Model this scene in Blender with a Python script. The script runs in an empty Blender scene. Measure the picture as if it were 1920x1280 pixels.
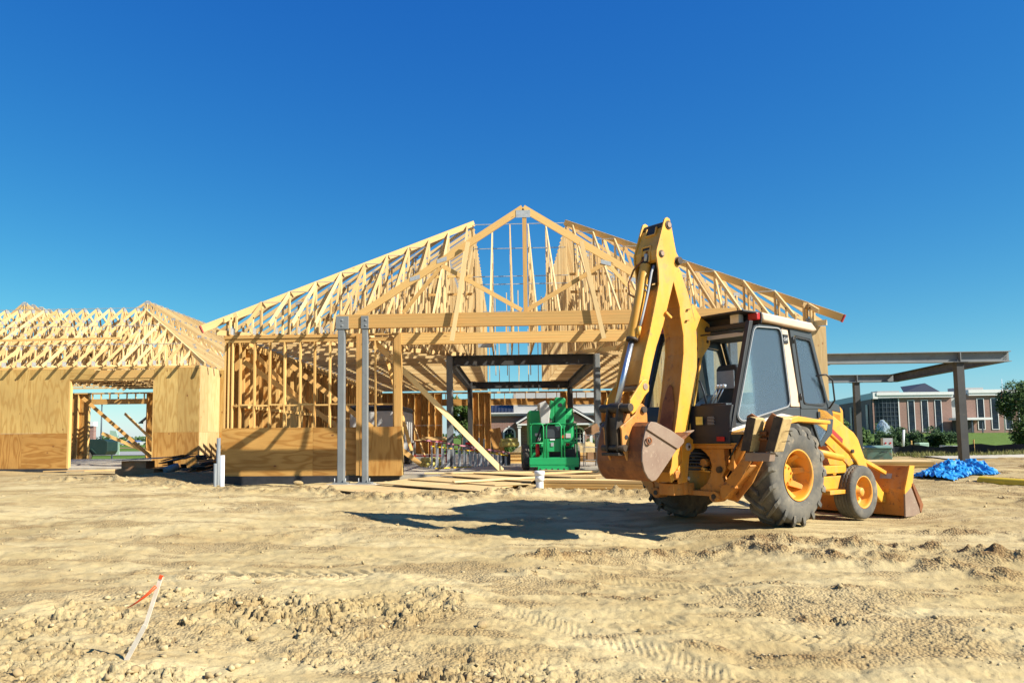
import bpy, math, random
import numpy as np
from mathutils import Vector, Matrix
random.seed(7)
R = math.radians
sc = bpy.context.scene
col = sc.collection

# ---------------------------------------------------------------- camera
cam_d = bpy.data.cameras.new('camera'); cam = bpy.data.objects.new('camera', cam_d); col.objects.link(cam); sc.camera = cam
pitch, roll, yaw = R(4.55), R(-0.5), R(-3.2)
fwd = Vector((math.sin(yaw)*math.cos(pitch), math.cos(yaw)*math.cos(pitch), math.sin(pitch)))
rt = Vector((math.cos(yaw), -math.sin(yaw), 0)); up = rt.cross(fwd)
rt2 = rt*math.cos(roll) + up*math.sin(roll); up2 = -rt*math.sin(roll) + up*math.cos(roll)
cam.matrix_world = Matrix(((rt2.x, up2.x, -fwd.x, 0), (rt2.y, up2.y, -fwd.y, 0), (rt2.z, up2.z, -fwd.z, 1.25), (0, 0, 0, 1)))
cam_d.sensor_width = 36; cam_d.lens = 26.25; cam_d.shift_x = 0.0474; cam_d.shift_y = 0.0359
cam_d.clip_start = 0.1; cam_d.clip_end = 6000

# ---------------------------------------------------------------- light
SUN_AZ, SUN_EL = 115.5, 37.5           # clockwise from +Y
w = bpy.data.worlds.new('World'); sc.world = w; w.use_nodes = True
nt = w.node_tree; nt.nodes.clear()
sky = nt.nodes.new('ShaderNodeTexSky'); sky.sky_type = 'NISHITA'; sky.sun_disc = False
sky.sun_elevation = R(SUN_EL); sky.sun_rotation = R(SUN_AZ)
sky.altitude = 0; sky.air_density = 1.0; sky.dust_density = 0.25; sky.ozone_density = 3.0
hs = nt.nodes.new('ShaderNodeHueSaturation'); hs.inputs['Saturation'].default_value = 1.3; hs.inputs['Hue'].default_value = 0.497
bg = nt.nodes.new('ShaderNodeBackground'); bg.inputs['Strength'].default_value = 0.060
wo = nt.nodes.new('ShaderNodeOutputWorld')
nt.links.new(sky.outputs[0], hs.inputs['Color']); nt.links.new(bg.outputs[0], wo.inputs[0])
# polarised-filter look of the sky: deeper, more even blue
def _m(op, a, b):
    n_ = nt.nodes.new('ShaderNodeMath'); n_.operation = op
    for i_, v_ in enumerate((a, b)):
        if hasattr(v_, 'is_linked'): nt.links.new(v_, n_.inputs[i_])
        else: n_.inputs[i_].default_value = v_
    return n_.outputs[0]
sp = nt.nodes.new('ShaderNodeSeparateColor'); cb = nt.nodes.new('ShaderNodeCombineColor'); nt.links.new(hs.outputs[0], sp.inputs[0])
Rr, Gg, Bb = sp.outputs[0], sp.outputs[1], sp.outputs[2]
nt.links.new(_m('ADD', _m('MULTIPLY', Rr, .45), _m('MULTIPLY', _m('MULTIPLY', Rr, Rr), .046)), cb.inputs[0]); nt.links.new(_m('MULTIPLY', Gg, .98), cb.inputs[1])
nt.links.new(_m('ADD', _m('MULTIPLY', _m('POWER', Bb, .45), 2.62), _m('MULTIPLY', Rr, .2)), cb.inputs[2]); nt.links.new(cb.outputs[0], bg.inputs[0])
sd = bpy.data.lights.new('sun', 'SUN'); sd.energy = 5.0; sd.angle = R(0.5); sd.color = (1.0, 0.95, 0.84)
sun = bpy.data.objects.new('sun', sd); col.objects.link(sun)
S = Vector((math.sin(R(SUN_AZ))*math.cos(R(SUN_EL)), math.cos(R(SUN_AZ))*math.cos(R(SUN_EL)), math.sin(R(SUN_EL))))
sun.rotation_euler = S.to_track_quat('Z', 'Y').to_euler(); sun.location = (20, -10, 30)
sc.view_settings.view_transform = 'Standard'; sc.view_settings.look = 'None'
sc.view_settings.exposure = 1.0; sc.view_settings.gamma = 1; sc.view_settings.use_curve_mapping = False

# ---------------------------------------------------------------- materials
class N:
    def __init__(s, name):
        s.m = bpy.data.materials.new(name); s.m.use_nodes = True; s.t = s.m.node_tree; s.t.nodes.clear()
        s.out = s.t.nodes.new('ShaderNodeOutputMaterial'); s.b = s.t.nodes.new('ShaderNodeBsdfPrincipled')
        s.t.links.new(s.b.outputs[0], s.out.inputs[0])
    def n(s, typ, **kw):
        x = s.t.nodes.new('ShaderNode' + typ)
        for k, v in kw.items():
            if hasattr(x, k): setattr(x, k, v)
            else: x.inputs[k].default_value = v
        return x
    def l(s, a, b):
        s.t.links.new(a.outputs[0] if hasattr(a, 'outputs') else a, b)
    def mapping(s, src, scale):
        m = s.n('Mapping'); s.l(src, m.inputs['Vector']); m.inputs['Scale'].default_value = scale; return m
    def noise(s, vec, scale, detail=3, rough=.55):
        x = s.n('TexNoise'); x.inputs['Scale'].default_value = scale; x.inputs['Detail'].default_value = detail
        x.inputs['Roughness'].default_value = rough
        if vec is not None: s.l(vec, x.inputs['Vector'])
        return x
    def ramp(s, src, stops):
        x = s.n('ValToRGB'); s.l(src, x.inputs[0]); e = x.color_ramp.elements
        while len(e) > 1: e.remove(e[-1])
        e[0].position = stops[0][0]; e[0].color = (*stops[0][1], 1) if len(stops[0][1]) == 3 else stops[0][1]
        for p, c in stops[1:]:
            q = e.new(p); q.color = (*c, 1)
        return x
    def mix(s, f, a, b, typ='MIX'):
        x = s.t.nodes.new('ShaderNodeMix'); x.data_type = 'RGBA'; x.blend_type = typ; x.clamp_result = False
        for sock, v in ((x.inputs[0], f), (x.inputs[6], a), (x.inputs[7], b)):
            if hasattr(v, 'outputs'): s.t.links.new(v.outputs[0], sock)
            elif hasattr(v, 'is_linked'): s.t.links.new(v, sock)
            elif isinstance(v, (int, float)): sock.default_value = v
            else: sock.default_value = (*v, 1)
        return x.outputs[2]
    def bump(s, h, strength=.3, dist=.01):
        x = s.n('Bump'); x.inputs['Strength'].default_value = strength; x.inputs['Distance'].default_value = dist
        s.l(h, x.inputs['Height']); s.l(x, s.b.inputs['Normal']); return x
    def fin(s, c=None, rough=.7, metal=0):
        if c is not None:
            if hasattr(c, 'is_linked') or hasattr(c, 'outputs'): s.l(c, s.b.inputs['Base Color'])
            else: s.b.inputs['Base Color'].default_value = (*c, 1)
        if hasattr(rough, 'outputs'): s.l(rough, s.b.inputs['Roughness'])
        else: s.b.inputs['Roughness'].default_value = rough
        s.b.inputs['Metallic'].default_value = metal
        return s.m
BW = ((0, (0, 0, 0)), (1, (1, 1, 1)))

def _k(*cs): return [tuple(x*.86 for x in c) if c else c for c in cs]
def wood(name, a, b, knot=(.22, .09, .03), glu=False):
    a, b = _k(a, b)
    s = N(name); uv = s.n('UVMap'); at = s.n('Attribute', attribute_name='rnd')
    mp = s.mapping(uv, (2.2, 42, 1)); n1 = s.noise(mp, 1, 4, .6)
    c = s.mix(s.ramp(n1, ((.32, (0, 0, 0)), (.7, (1, 1, 1)))), a, b)
    dark = (a[0]*.72, a[1]*.60, a[2]*.46); lite = tuple(min(1, x*1.15) for x in b)
    r2 = s.mix(at.outputs['Fac'], dark, lite)
    c = s.mix(.58, c, r2)
    kv = s.n('TexVoronoi'); km = s.mapping(uv, (1.7, 7, 1)); s.l(km, kv.inputs['Vector']); kv.inputs['Scale'].default_value = 1
    c = s.mix(s.ramp(kv, ((.05, (1, 1, 1)), (.12, (0, 0, 0)))), c, knot)
    if glu:
        wv = s.n('TexWave', wave_type='BANDS', bands_direction='Y'); wm = s.mapping(uv, (.35, 4.2, 1)); s.l(wm, wv.inputs['Vector'])
        wv.inputs['Scale'].default_value = 1.0; wv.inputs['Distortion'].default_value = 1.2; wv.inputs['Detail'].default_value = 2
        c = s.mix(s.ramp(wv, ((0, (.5, .5, .5)), (.14, (0, 0, 0)))), c, tuple(x*.55 for x in a))
        st = s.noise(s.mapping(uv, (.5, 16, 1)), 1.3, 3)
        c = s.mix(s.ramp(st, ((.5, (0, 0, 0)), (.72, (.6, .6, .6)))), c, (.62, .30, .08))
    s.bump(n1, .25, .003)
    return s.fin(c, .75)

def plywood(name, a, b, knotc):
    a, b = _k(a, b)
    s = N(name); uv = s.n('UVMap'); at = s.n('Attribute', attribute_name='rnd')
    off = s.n('CombineXYZ'); mul = s.n('Math', operation='MULTIPLY'); s.l(at.outputs['Fac'], mul.inputs[0]); mul.inputs[1].default_value = 37.0
    s.l(mul, off.inputs[0]); s.l(mul, off.inputs[1])
    ad = s.n('VectorMath', operation='ADD'); s.l(uv, ad.inputs[0]); s.l(off, ad.inputs[1])
    wn = s.noise(s.mapping(ad, (.45, 2.3, 1)), 1, 2, .5); wm_ = s.n('Math', operation='MULTIPLY'); s.l(wn, wm_.inputs[0]); wm_.inputs[1].default_value = 46.0
    wv = s.n('Math', operation='SINE'); s.l(wm_, wv.inputs[0]); wr = s.n('MapRange'); s.l(wv, wr.inputs[0]); wr.inputs[1].default_value = -1.0; wv = wr
    fine = s.noise(s.mapping(ad, (3, 60, 1)), 1, 4, .6)
    c = s.mix(s.ramp(wv, ((.0, (0, 0, 0)), (.45, (.8, .8, .8)), (1, (1, 1, 1)))), a, b)
    c = s.mix(s.ramp(fine, ((.3, (.5, .5, .5)), (.75, (0, 0, 0)))), c, tuple(x*.6 for x in a))
    blot = s.noise(ad, .8, 2); c = s.mix(s.ramp(blot, ((.35, (.35, .35, .35)), (.65, (0, 0, 0)))), c, tuple(x*.62 for x in a))
    kv = s.n('TexVoronoi'); s.l(s.mapping(ad, (1.7, 3.0, 1)), kv.inputs['Vector']); kv.inputs['Scale'].default_value = 1.15
    c = s.mix(s.ramp(kv, ((.045, (.95, .95, .95)), (.10, (0, 0, 0)))), c, knotc)
    sh = s.mix(at.outputs['Fac'], (.84, .80, .74), (1.06, 1.06, 1.06)); c = s.mix(1.0, c, sh, 'MULTIPLY')
    s.bump(fine, .3, .003)
    return s.fin(c, .72)

def paint(name, a, b=None, scale=3, lo=.45, hi=.7, rough=.5, metal=0, bump=0, c3=None, s3=9, spec=None):
    a, b, c3 = _k(a, b, c3)
    s = N(name); tc = s.n('TexCoord'); oc = tc.outputs['Object']
    n1 = s.noise(oc, scale, 5, .65)
    c = s.mix(s.ramp(n1, ((lo, (0, 0, 0)), (hi, (1, 1, 1)))), a, b or tuple(x*.75 for x in a))
    if c3:
        n3 = s.noise(oc, s3, 6, .7); c = s.mix(s.ramp(n3, ((.56, (0, 0, 0)), (.68, (1, 1, 1)))), c, c3)
    if c3 and metal == 0 and name.endswith('_paint'):
        ch = s.n('TexVoronoi'); s.l(oc, ch.inputs['Vector']); ch.inputs['Scale'].default_value = 17
        gate = s.ramp(s.noise(oc, 2.3, 5, .7), ((.52, (0, 0, 0)), (.60, (1, 1, 1)))); cm = s.n('Math', operation='MULTIPLY'); s.l(s.ramp(ch, ((.10, (1, 1, 1)), (.17, (0, 0, 0)))), cm.inputs[0]); s.l(gate, cm.inputs[1])
        c = s.mix(cm.outputs[0], c, (.16, .07, .03))
        du = s.noise(s.mapping(oc, (2.2, 2.2, .5)), 2.0, 5, .6); c = s.mix(s.ramp(du, ((.48, (0, 0, 0)), (.75, (.42, .42, .42)))), c, (.46, .33, .16))
    if bump: s.bump(s.noise(oc, scale*12, 4, .6), bump, .004)
    rr = s.ramp(n1, ((.3, (rough,)*3), (.7, (min(1, rough+.2),)*3)))
    s.fin(c, rr, metal)
    if spec is not None: s.b.inputs['Specular IOR Level'].default_value = spec
    return s.m

def glassmat(name, tint, refl=.12, rough=.02, base=None):
    s = N(name); s.t.nodes.remove(s.b)
    tr = s.n('BsdfTransparent'); tr.inputs[0].default_value = (*tint, 1)
    gl = s.n('BsdfGlossy'); gl.inputs['Roughness'].default_value = rough; gl.inputs[0].default_value = (.95, .97, 1, 1)
    fr = s.n('LayerWeight'); fr.inputs[0].default_value = refl
    mx = s.n('MixShader'); s.l(fr.outputs['Fresnel'], mx.inputs[0]); s.l(tr, mx.inputs[1]); s.l(gl, mx.inputs[2])
    if base:
        di = s.n('BsdfDiffuse'); di.inputs[0].default_value = (*base[0], 1); m2 = s.n('MixShader'); m2.inputs[0].default_value = base[1]
        s.l(mx, m2.inputs[1]); s.l(di, m2.inputs[2]); s.l(m2, s.out.inputs[0])
    else: s.l(mx, s.out.inputs[0])
    return s.m

M = {}
M['lumber'] = wood('lumber', (.60, .335, .09), (.83, .545, .195))
M['lumber2'] = wood('lumber_pale', (.66, .43, .17), (.84, .63, .31))
M['glulam'] = wood('glulam', (.58, .33, .095), (.72, .46, .155), glu=True)
M['ply'] = plywood('plywood', (.60, .355, .095), (.78, .53, .175), (.16, .05, .015))
M['ply2'] = plywood('plywood_orange', (.52, .24, .042), (.76, .42, .11), (.14, .04, .012))
M['plypale'] = plywood('plywood_pale', (.70, .48, .21), (.80, .59, .29), (.30, .14, .05))
M['weathered'] = paint('pale_weathered_wood', (.86, .78, .66), (.74, .64, .50), 9, .4, .7, .85, 0, .2)
M['plate'] = paint('galvanised', (.55, .56, .56), (.36, .38, .38), 14, .35, .65, .45, .35)
M['steel'] = paint('grey_primer_steel', (.21, .225, .225), (.17, .18, .185), 2, .4, .7, .55, 0, .1, c3=(.16, .15, .14), s3=3)
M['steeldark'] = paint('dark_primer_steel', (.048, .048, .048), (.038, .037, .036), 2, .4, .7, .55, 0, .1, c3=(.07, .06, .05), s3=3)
M['concrete'] = paint('concrete', (.50, .45, .36), (.40, .35, .27), 2.5, .4, .65, .85, 0, .3)
M['foundation'] = paint('tarred_foundation', (.022, .022, .024), (.04, .04, .045), 4, .4, .7, .6, 0, .4)
M['yellow'] = paint('yellow_paint', (.80, .395, .038), (.72, .305, .024), 1.3, .40, .66, .42, 0, .08, c3=(.50, .27, .07), s3=6)
M['amber'] = paint('amber_paint', (.80, .35, .022), (.70, .27, .018), 1.6, .42, .68, .42, 0, .08, c3=(.46, .24, .07), s3=8)
M['shadedpaint'] = paint('shaded_grimy_paint', (.62, .26, .022), (.50, .19, .018), 1.6, .4, .66, .55, 0, .1, c3=(.30, .11, .02), s3=6)  # grime plus the shade of sun-averted rear faces, put into the yellow
M['orange'] = paint('worn_orange_paint', (.62, .24, .03), (.50, .17, .022), 2.5, .4, .66, .5, 0, .15, c3=(.16, .06, .03), s3=11)
M['rustbucket'] = paint('rusty_bucket', (.34, .12, .03), (.19, .065, .022), 3.2, .38, .62, .6, .1, .25, c3=(.09, .035, .02), s3=7)
M['worn'] = paint('worn_bucket_steel', (.36, .26, .19), (.27, .18, .13), 3.5, .35, .65, .5, .35, .2, c3=(.45, .34, .25), s3=14)
M['greasy'] = paint('greasy_dark_metal', (.085, .055, .03), (.04, .028, .02), 6, .4, .6, .5, .2, .2)
M['black'] = paint('black_panel', (.018, .019, .022), (.028, .028, .03), 3, .4, .7, .45)
M['charcoal'] = paint('charcoal_panel', (.055, .065, .075), (.04, .048, .055), 2, .4, .7, .35)
M['rubber'] = paint('tyre_rubber', (.088, .083, .073), (.175, .155, .12), 3.5, .40, .62, .85, 0, .25, c3=(.30, .24, .165), s3=4)
M['cream'] = paint('cream_paint', (.72, .55, .40), (.62, .46, .33), 3, .4, .7, .5)
M['white'] = paint('white_plastic', (.78, .80, .82), (.70, .72, .74), 5, .4, .7, .35)
M['offwhite'] = paint('off_white_metal', (.62, .60, .56), (.54, .52, .48), 2, .4, .7, .4)
M['pad'] = paint('dusty_pad', (.60, .43, .19), (.48, .33, .14), 7, .4, .6, .9, 0, .6, c3=(.25, .15, .06), s3=16)
M['red'] = paint('red_plastic', (.50, .015, .012), (.35, .01, .01), 6, .4, .7, .3)
M['redpaint'] = paint('red_paint', (.42, .03, .025), (.30, .03, .025), 4, .4, .7, .45)
M['lens'] = paint('lamp_lens', (.70, .66, .52), (.55, .50, .38), 20, .4, .7, .15)
M['chrome'] = paint('chrome_rod', (.62, .68, .78), (.5, .56, .66), 5, .4, .7, .34, 1)
M['green'] = paint('green_paint', (.012, .38, .115), (.010, .30, .09), 1.8, .4, .7, .38, 0, .05)
M['blue'] = paint('blue_tarp', (.015, .27, .66), (.01, .20, .56), 3, .4, .7, .42, 0, .25, c3=(.06, .40, .76), s3=5)
M['pipeyellow'] = paint('yellow_pipe', (.80, .55, .02), (.70, .44, .02), 2, .4, .7, .35)
M['teal'] = paint('teal_cabinet', (.16, .29, .235), (.12, .22, .18), 2.4, .38, .66, .5, 0, .08, c3=(.26, .22, .15), s3=5)
M['grey'] = paint('grey_plastic', (.38, .39, .40), (.30, .31, .32), 4, .4, .7, .5)
M['brown'] = paint('cardboard', (.36, .20, .10), (.28, .15, .07), 4, .4, .7, .8)
M['darkgreen'] = paint('dark_green_paint', (.010, .030, .022), (.014, .036, .028), 3, .4, .7, .4)
M['palegreen'] = paint('pale_green_panel', (.38, .56, .42), (.32, .48, .36), 3, .4, .7, .5)
M['orangeflag'] = paint('orange_ribbon', (.85, .10, .02), (.75, .08, .015), 5, .4, .7, .5)
M['silt'] = paint('black_fabric', (.014, .016, .024), (.03, .033, .045), 3, .4, .7, .8, 0, .4)
M['pink'] = paint('pink_rail', (.55, .22, .27), (.42, .16, .2), 6, .4, .7, .5)
M['yellowwrap'] = paint('pale_yellow_wrap', (.78, .68, .18), (.62, .52, .12), 8, .4, .6, .5)
M['alu'] = paint('aluminium', (.60, .62, .64), (.45, .46, .48), 6, .4, .7, .35, .6)
M['asphalt'] = paint('asphalt', (.30, .30, .29), (.26, .26, .25), 3, .4, .7, .9)
M['roofblue'] = paint('blue_metal_roof', (.05, .09, .22), (.04, .07, .18), 3, .4, .7, .4)
M['roofdark'] = paint('dark_metal_roof', (.028, .033, .05), (.022, .026, .04), 3, .4, .7, .4)
M['stucco'] = paint('grey_stucco', (.50, .49, .46), (.46, .45, .42), 2, .4, .7, .9, 0, .1)
M['trim'] = paint('white_trim', (.74, .73, .70), (.68, .67, .64), 2, .4, .7, .6)
M['glass'] = glassmat('cab_glass', (.84, .91, .96), .17, .02, ((.42, .55, .68), .05))
M['winglass'] = paint('window_glass', (.012, .020, .032), (.03, .045, .065), .25, .45, .6, .15, 0, spec=.22)
M['mullion'] = paint('window_mullion', (.06, .08, .10), (.05, .07, .09), 3, .4, .7, .4)
M['water'] = glassmat('fountain_water', (.96, .98, 1.0), .1, .3, ((.75, .84, .95), .16))
M['bark'] = paint('bark', (.13, .095, .06), (.08, .06, .04), 12, .4, .7, .95, 0, .6)

def brickmat():
    s = N('brick'); tc = s.n('TexCoord'); sp = s.n('SeparateXYZ'); s.l(tc.outputs['Object'], sp.inputs[0])
    ad = s.n('Math', operation='ADD'); s.l(sp.outputs[0], ad.inputs[0]); s.l(sp.outputs[1], ad.inputs[1])
    cb = s.n('CombineXYZ'); s.l(ad, cb.inputs[0]); s.l(sp.outputs[2], cb.inputs[1])
    bt = s.n('TexBrick'); s.l(cb, bt.inputs['Vector']); bt.inputs['Scale'].default_value = 1
    bt.inputs['Brick Width'].default_value = .4; bt.inputs['Row Height'].default_value = .13; bt.inputs['Mortar Size'].default_value = .012
    bt.inputs['Color1'].default_value = (.26, .135, .10, 1); bt.inputs['Color2'].default_value = (.20, .10, .078, 1); bt.inputs['Mortar'].default_value = (.30, .24, .2, 1)
    n1 = s.noise(tc.outputs['Object'], .6, 3)
    c = s.mix(s.ramp(n1, ((.4, (0, 0, 0)), (.7, (.5, .5, .5)))), bt.outputs[0], (.30, .17, .13))
    return s.fin(c, .9)
M['brick'] = brickmat()

def leafmat(name, a, b):
    s = N(name); at = s.n('Attribute', attribute_name='rnd')
    c = s.mix(at.outputs['Fac'], a, b); s.fin(c, .55)
    s.b.inputs['Specular IOR Level'].default_value = .3
    tl = s.n('BsdfTranslucent'); s.l(c, tl.inputs[0]); mx = s.n('MixShader'); mx.inputs[0].default_value = .3
    s.l(s.b, mx.inputs[1]); s.l(tl, mx.inputs[2]); s.l(mx, s.out.inputs[0]); return s.m
M['leaf'] = leafmat('tree_leaves', (.035, .075, .015), (.12, .20, .045))
M['leafdark'] = leafmat('dark_leaves', (.02, .05, .015), (.06, .12, .03))
M['grassblade'] = leafmat('grass_blades', (.10, .13, .03), (.30, .27, .10))

def dirtmat():
    s = N('dry_clay'); tc = s.n('TexCoord'); oc = tc.outputs['Object']; d = s.n('Attribute', attribute_name='dist')
    n1 = s.noise(oc, .5, 5, .6); n2 = s.noise(oc, 6, 6, .65); n3 = s.noise(oc, 70, 4, .7)
    streak = s.noise(s.mapping(oc, (.30, 2.6, 1)), 1.0, 6, .62)
    c = s.mix(s.ramp(n1, ((.35, (0, 0, 0)), (.62, (1, 1, 1)))), (.385, .292, .135), (.51, .412, .22))
    c = s.mix(s.ramp(streak, ((.46, (.0, .0, .0)), (.66, (.75, .75, .75)))), c, (.33, .235, .105))
    c = s.mix(s.ramp(n2, ((.50, (0, 0, 0)), (.74, (.35, .35, .35)))), c, (.30, .205, .092))
    c = s.mix(s.ramp(n3, ((.34, (.3, .3, .3)), (.52, (0, 0, 0)))), c, (.28, .19, .088))
    mul = s.n('Math', operation='MULTIPLY'); s.l(d.outputs['Fac'], mul.inputs[0]); mul.inputs[1].default_value = .85
    c = s.mix(mul.outputs[0], c, (.185, .108, .046))
    h = s.n('Math', operation='ADD'); s.l(n2, h.inputs[0]); m3 = s.n('Math', operation='MULTIPLY'); s.l(n3, m3.inputs[0]); m3.inputs[1].default_value = .22; s.l(m3, h.inputs[1])
    vo = s.n('TexVoronoi'); s.l(oc, vo.inputs['Vector']); vo.inputs['Scale'].default_value = 38
    msk = s.ramp(d.outputs['Fac'], ((.12, (.06, .06, .06)), (.45, (1, 1, 1)))) if False else s.n('MapRange'); s.l(d.outputs['Fac'], msk.inputs[0]); msk.inputs[1].default_value = .1; msk.inputs[2].default_value = .5; msk.inputs[3].default_value = .05
    mk_ = s.n('Math', operation='MULTIPLY'); s.l(vo.outputs['Distance'], mk_.inputs[0]); s.l(msk, mk_.inputs[1])
    mm_ = s.n('Math', operation='MULTIPLY_ADD'); s.l(mk_, mm_.inputs[0]); mm_.inputs[1].default_value = -1.0; s.l(h, mm_.inputs[2])
    c = s.mix(s.ramp(mk_, ((.45, (0, 0, 0)), (.75, (.6, .6, .6)))), c, (.13, .075, .032))
    s.bump(mm_, .62, .03); s.b.inputs['Specular IOR Level'].default_value = .12
    g = s.n('Attribute', attribute_name='grass')
    gn = s.noise(oc, 1.2, 5, .6); gc = s.mix(s.ramp(gn, BW), (.07, .125, .018), (.105, .17, .027))
    c = s.mix(g.outputs['Fac'], c, gc)
    return s.fin(c, .95)
M['dirt'] = dirtmat()
s_ = N('clod'); at_ = s_.n('Attribute', attribute_name='rnd'); tc_ = s_.n('TexCoord')
c_ = s_.mix(at_.outputs['Fac'], (.33, .245, .115), (.51, .41, .22)); nn_ = s_.noise(tc_.outputs['Object'], 40, 4); s_.bump(nn_, .4, .01)
M['clod'] = s_.fin(s_.mix(s_.ramp(nn_, ((.4, (.4, .4, .4)), (.65, (0, 0, 0)))), c_, (.26, .16, .08)), .95)

# ---------------------------------------------------------------- mesh builder
class MB:
    def __init__(s): s.v = []; s.f = []; s.uv = []; s.rn = []; s.mi = []; s.sm = []
    def face(s, idx, uvs, r, mi, smooth=False):
        s.f.append(idx); s.uv.extend(uvs); s.rn.append(r); s.mi.append(mi); s.sm.append(smooth)
    def bar(s, p0, p1, w, h, upv=(0, 0, 1), mi=0, r=None):
        p0 = Vector(p0); p1 = Vector(p1); d = p1-p0; L = d.length
        if L < 1e-6: return s
        d /= L; u = Vector(upv); sd = d.cross(u)
        if sd.length < 1e-4: u = Vector((0, 1, 0)); sd = d.cross(u)
        sd.normalize(); u = sd.cross(d)
        r = random.random() if r is None else r; o = random.random()*20; b = len(s.v)
        for p in (p0, p1):
            for a, c in ((-1, -1), (1, -1), (1, 1), (-1, 1)): s.v.append(p+sd*(a*w/2)+u*(c*h/2))
        def q(i, uvw): s.face([b+k for k in i[::-1]], uvw[::-1], r, mi)
        q((0, 1, 5, 4), ((o, 0), (o, w), (o+L, w), (o+L, 0)))
        q((2, 3, 7, 6), ((o, 0), (o, w), (o+L, w), (o+L, 0)))
        q((1, 2, 6, 5), ((o, o), (o, o+h), (o+L, o+h), (o+L, o)))
        q((3, 0, 4, 7), ((o, o+h), (o, o), (o+L, o), (o+L, o+h)))
        q((3, 2, 1, 0), ((o, 0), (o+w, 0), (o+w, h), (o, h))); q((4, 5, 6, 7), ((o, 0), (o+w, 0), (o+w, h), (o, h)))
        return s
    def box(s, x0, x1, y0, y1, z0, z1, mi=0, r=None):
        # grain runs along the longest side
        L = (x1-x0, y1-y0, z1-z0); k = L.index(max(L)); c = ((x0+x1)/2, (y0+y1)/2, (z0+z1)/2)
        if k == 0: return s.bar((x0, c[1], c[2]), (x1, c[1], c[2]), L[1], L[2], mi=mi, r=r)
        if k == 1: return s.bar((c[0], y0, c[2]), (c[0], y1, c[2]), L[0], L[2], mi=mi, r=r)
        return s.bar((c[0], c[1], z0), (c[0], c[1], z1), L[0], L[1], upv=(0, 1, 0), mi=mi, r=r)
    def prism(s, pts, off, mi=0, r=None, smooth=False, both=True):
        pts = [Vector(p) for p in pts]; off = Vector(off); n = len(pts); b = len(s.v); r = random.random() if r is None else r
        nrm = Vector((0, 0, 0))
        for i in range(n): nrm += pts[i].cross(pts[(i+1) % n])
        if nrm.dot(off) > 0: pts = pts[::-1]
        s.v += pts + [p+off for p in pts]
        ax = (pts[1]-pts[0]).normalized()
        nn = off.normalized(); ay = nn.cross(ax)
        uvs = [(p.dot(ax), p.dot(ay)) for p in pts]
        s.face(list(range(b, b+n)), uvs, r, mi)
        s.face(list(range(b+2*n-1, b+n-1, -1)), uvs[::-1], r, mi)
        L = 0; oL = off.length
        for i in range(n):
            j = (i+1) % n; d = (pts[j]-pts[i]).length
            s.face([b+j, b+i, b+n+i, b+n+j], [(L+d, 0), (L, 0), (L, oL), (L+d, oL)], r, mi, smooth); L += d
        return s
    def quad(s, a, b_, c, d, mi=0, r=None):
        b = len(s.v); s.v += [Vector(a), Vector(b_), Vector(c), Vector(d)]; r = random.random() if r is None else r
        L = (s.v[b+1]-s.v[b]).length; W = (s.v[b+2]-s.v[b+1]).length
        s.face([b, b+1, b+2, b+3], ((0, 0), (L, 0), (L, W), (0, W)), r, mi); return s
    def cyl(s, p0, p1, r0, r1=None, n=12, mi=0, cap=True, r=None):
        r1 = r0 if r1 is None else r1; p0 = Vector(p0); p1 = Vector(p1); d = (p1-p0).normalized()
        a = d.orthogonal().normalized(); c = d.cross(a); b = len(s.v); rr = random.random() if r is None else r
        for p, q in ((p0, r0), (p1, r1)):
            for i in range(n):
                t = 2*math.pi*i/n; s.v.append(p+(a*math.cos(t)+c*math.sin(t))*q)
        L = (p1-p0).length
        for i in range(n):
            j = (i+1) % n; s.face([b+i, b+j, b+n+j, b+n+i], ((0, i/n), (0, (i+1)/n), (L, (i+1)/n), (L, i/n)), rr, mi, True)
        if cap:
            s.face([b+i for i in range(n-1, -1, -1)], [(0, 0)]*n, rr, mi); s.face([b+n+i for i in range(n)], [(0, 0)]*n, rr, mi)
        return s
    def tube(s, pts, r, n=8, mi=0, rr=None):
        pts = [Vector(p) for p in pts]; b = len(s.v); rr = random.random() if rr is None else rr; a = None
        rs = r if isinstance(r, (list, tuple)) else [r]*len(pts)
        for k, p in enumerate(pts):
            d = (pts[min(k+1, len(pts)-1)]-pts[max(k-1, 0)]).normalized()
            if a is None: a = d.orthogonal().normalized()
            a = (a-d*a.dot(d)).normalized(); c = d.cross(a)
            for i in range(n):
                t = 2*math.pi*i/n; s.v.append(p+(a*math.cos(t)+c*math.sin(t))*rs[k])
        for k in range(len(pts)-1):
            for i in range(n):
                j = (i+1) % n; o = b+k*n
                s.face([o+i, o+j, o+n+j, o+n+i], ((k, 0), (k, 1), (k+1, 1), (k+1, 0)), rr, mi, True)
        s.face([b+i for i in range(n-1, -1, -1)], [(0, 0)]*n, rr, mi); e = b+(len(pts)-1)*n
        s.face([e+i for i in range(n)], [(0, 0)]*n, rr, mi); return s
    def lathe(s, prof, c, ax='y', n=40, mi=0, fn=None, r=.5):
        # prof: (radius, offset along axis); fn(theta,k)->extra radius
        b = len(s.v); m = len(prof)
        for i in range(n):
            t = 2*math.pi*i/n
            for k, (q, o) in enumerate(prof):
                if fn: q += fn(t, k)
                if ax == 'y': s.v.append(Vector((c[0]+q*math.cos(t), c[1]+o, c[2]+q*math.sin(t))))
                elif ax == 'z': s.v.append(Vector((c[0]+q*math.cos(t), c[1]+q*math.sin(t), c[2]+o)))
        for i in range(n):
            j = (i+1) % n
            for k in range(m-1):
                s.face([b+i*m+k, b+j*m+k, b+j*m+k+1, b+i*m+k+1], ((i/n, k), ((i+1)/n, k), ((i+1)/n, k+1), (i/n, k+1)), r, mi, True)
        return s
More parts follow.
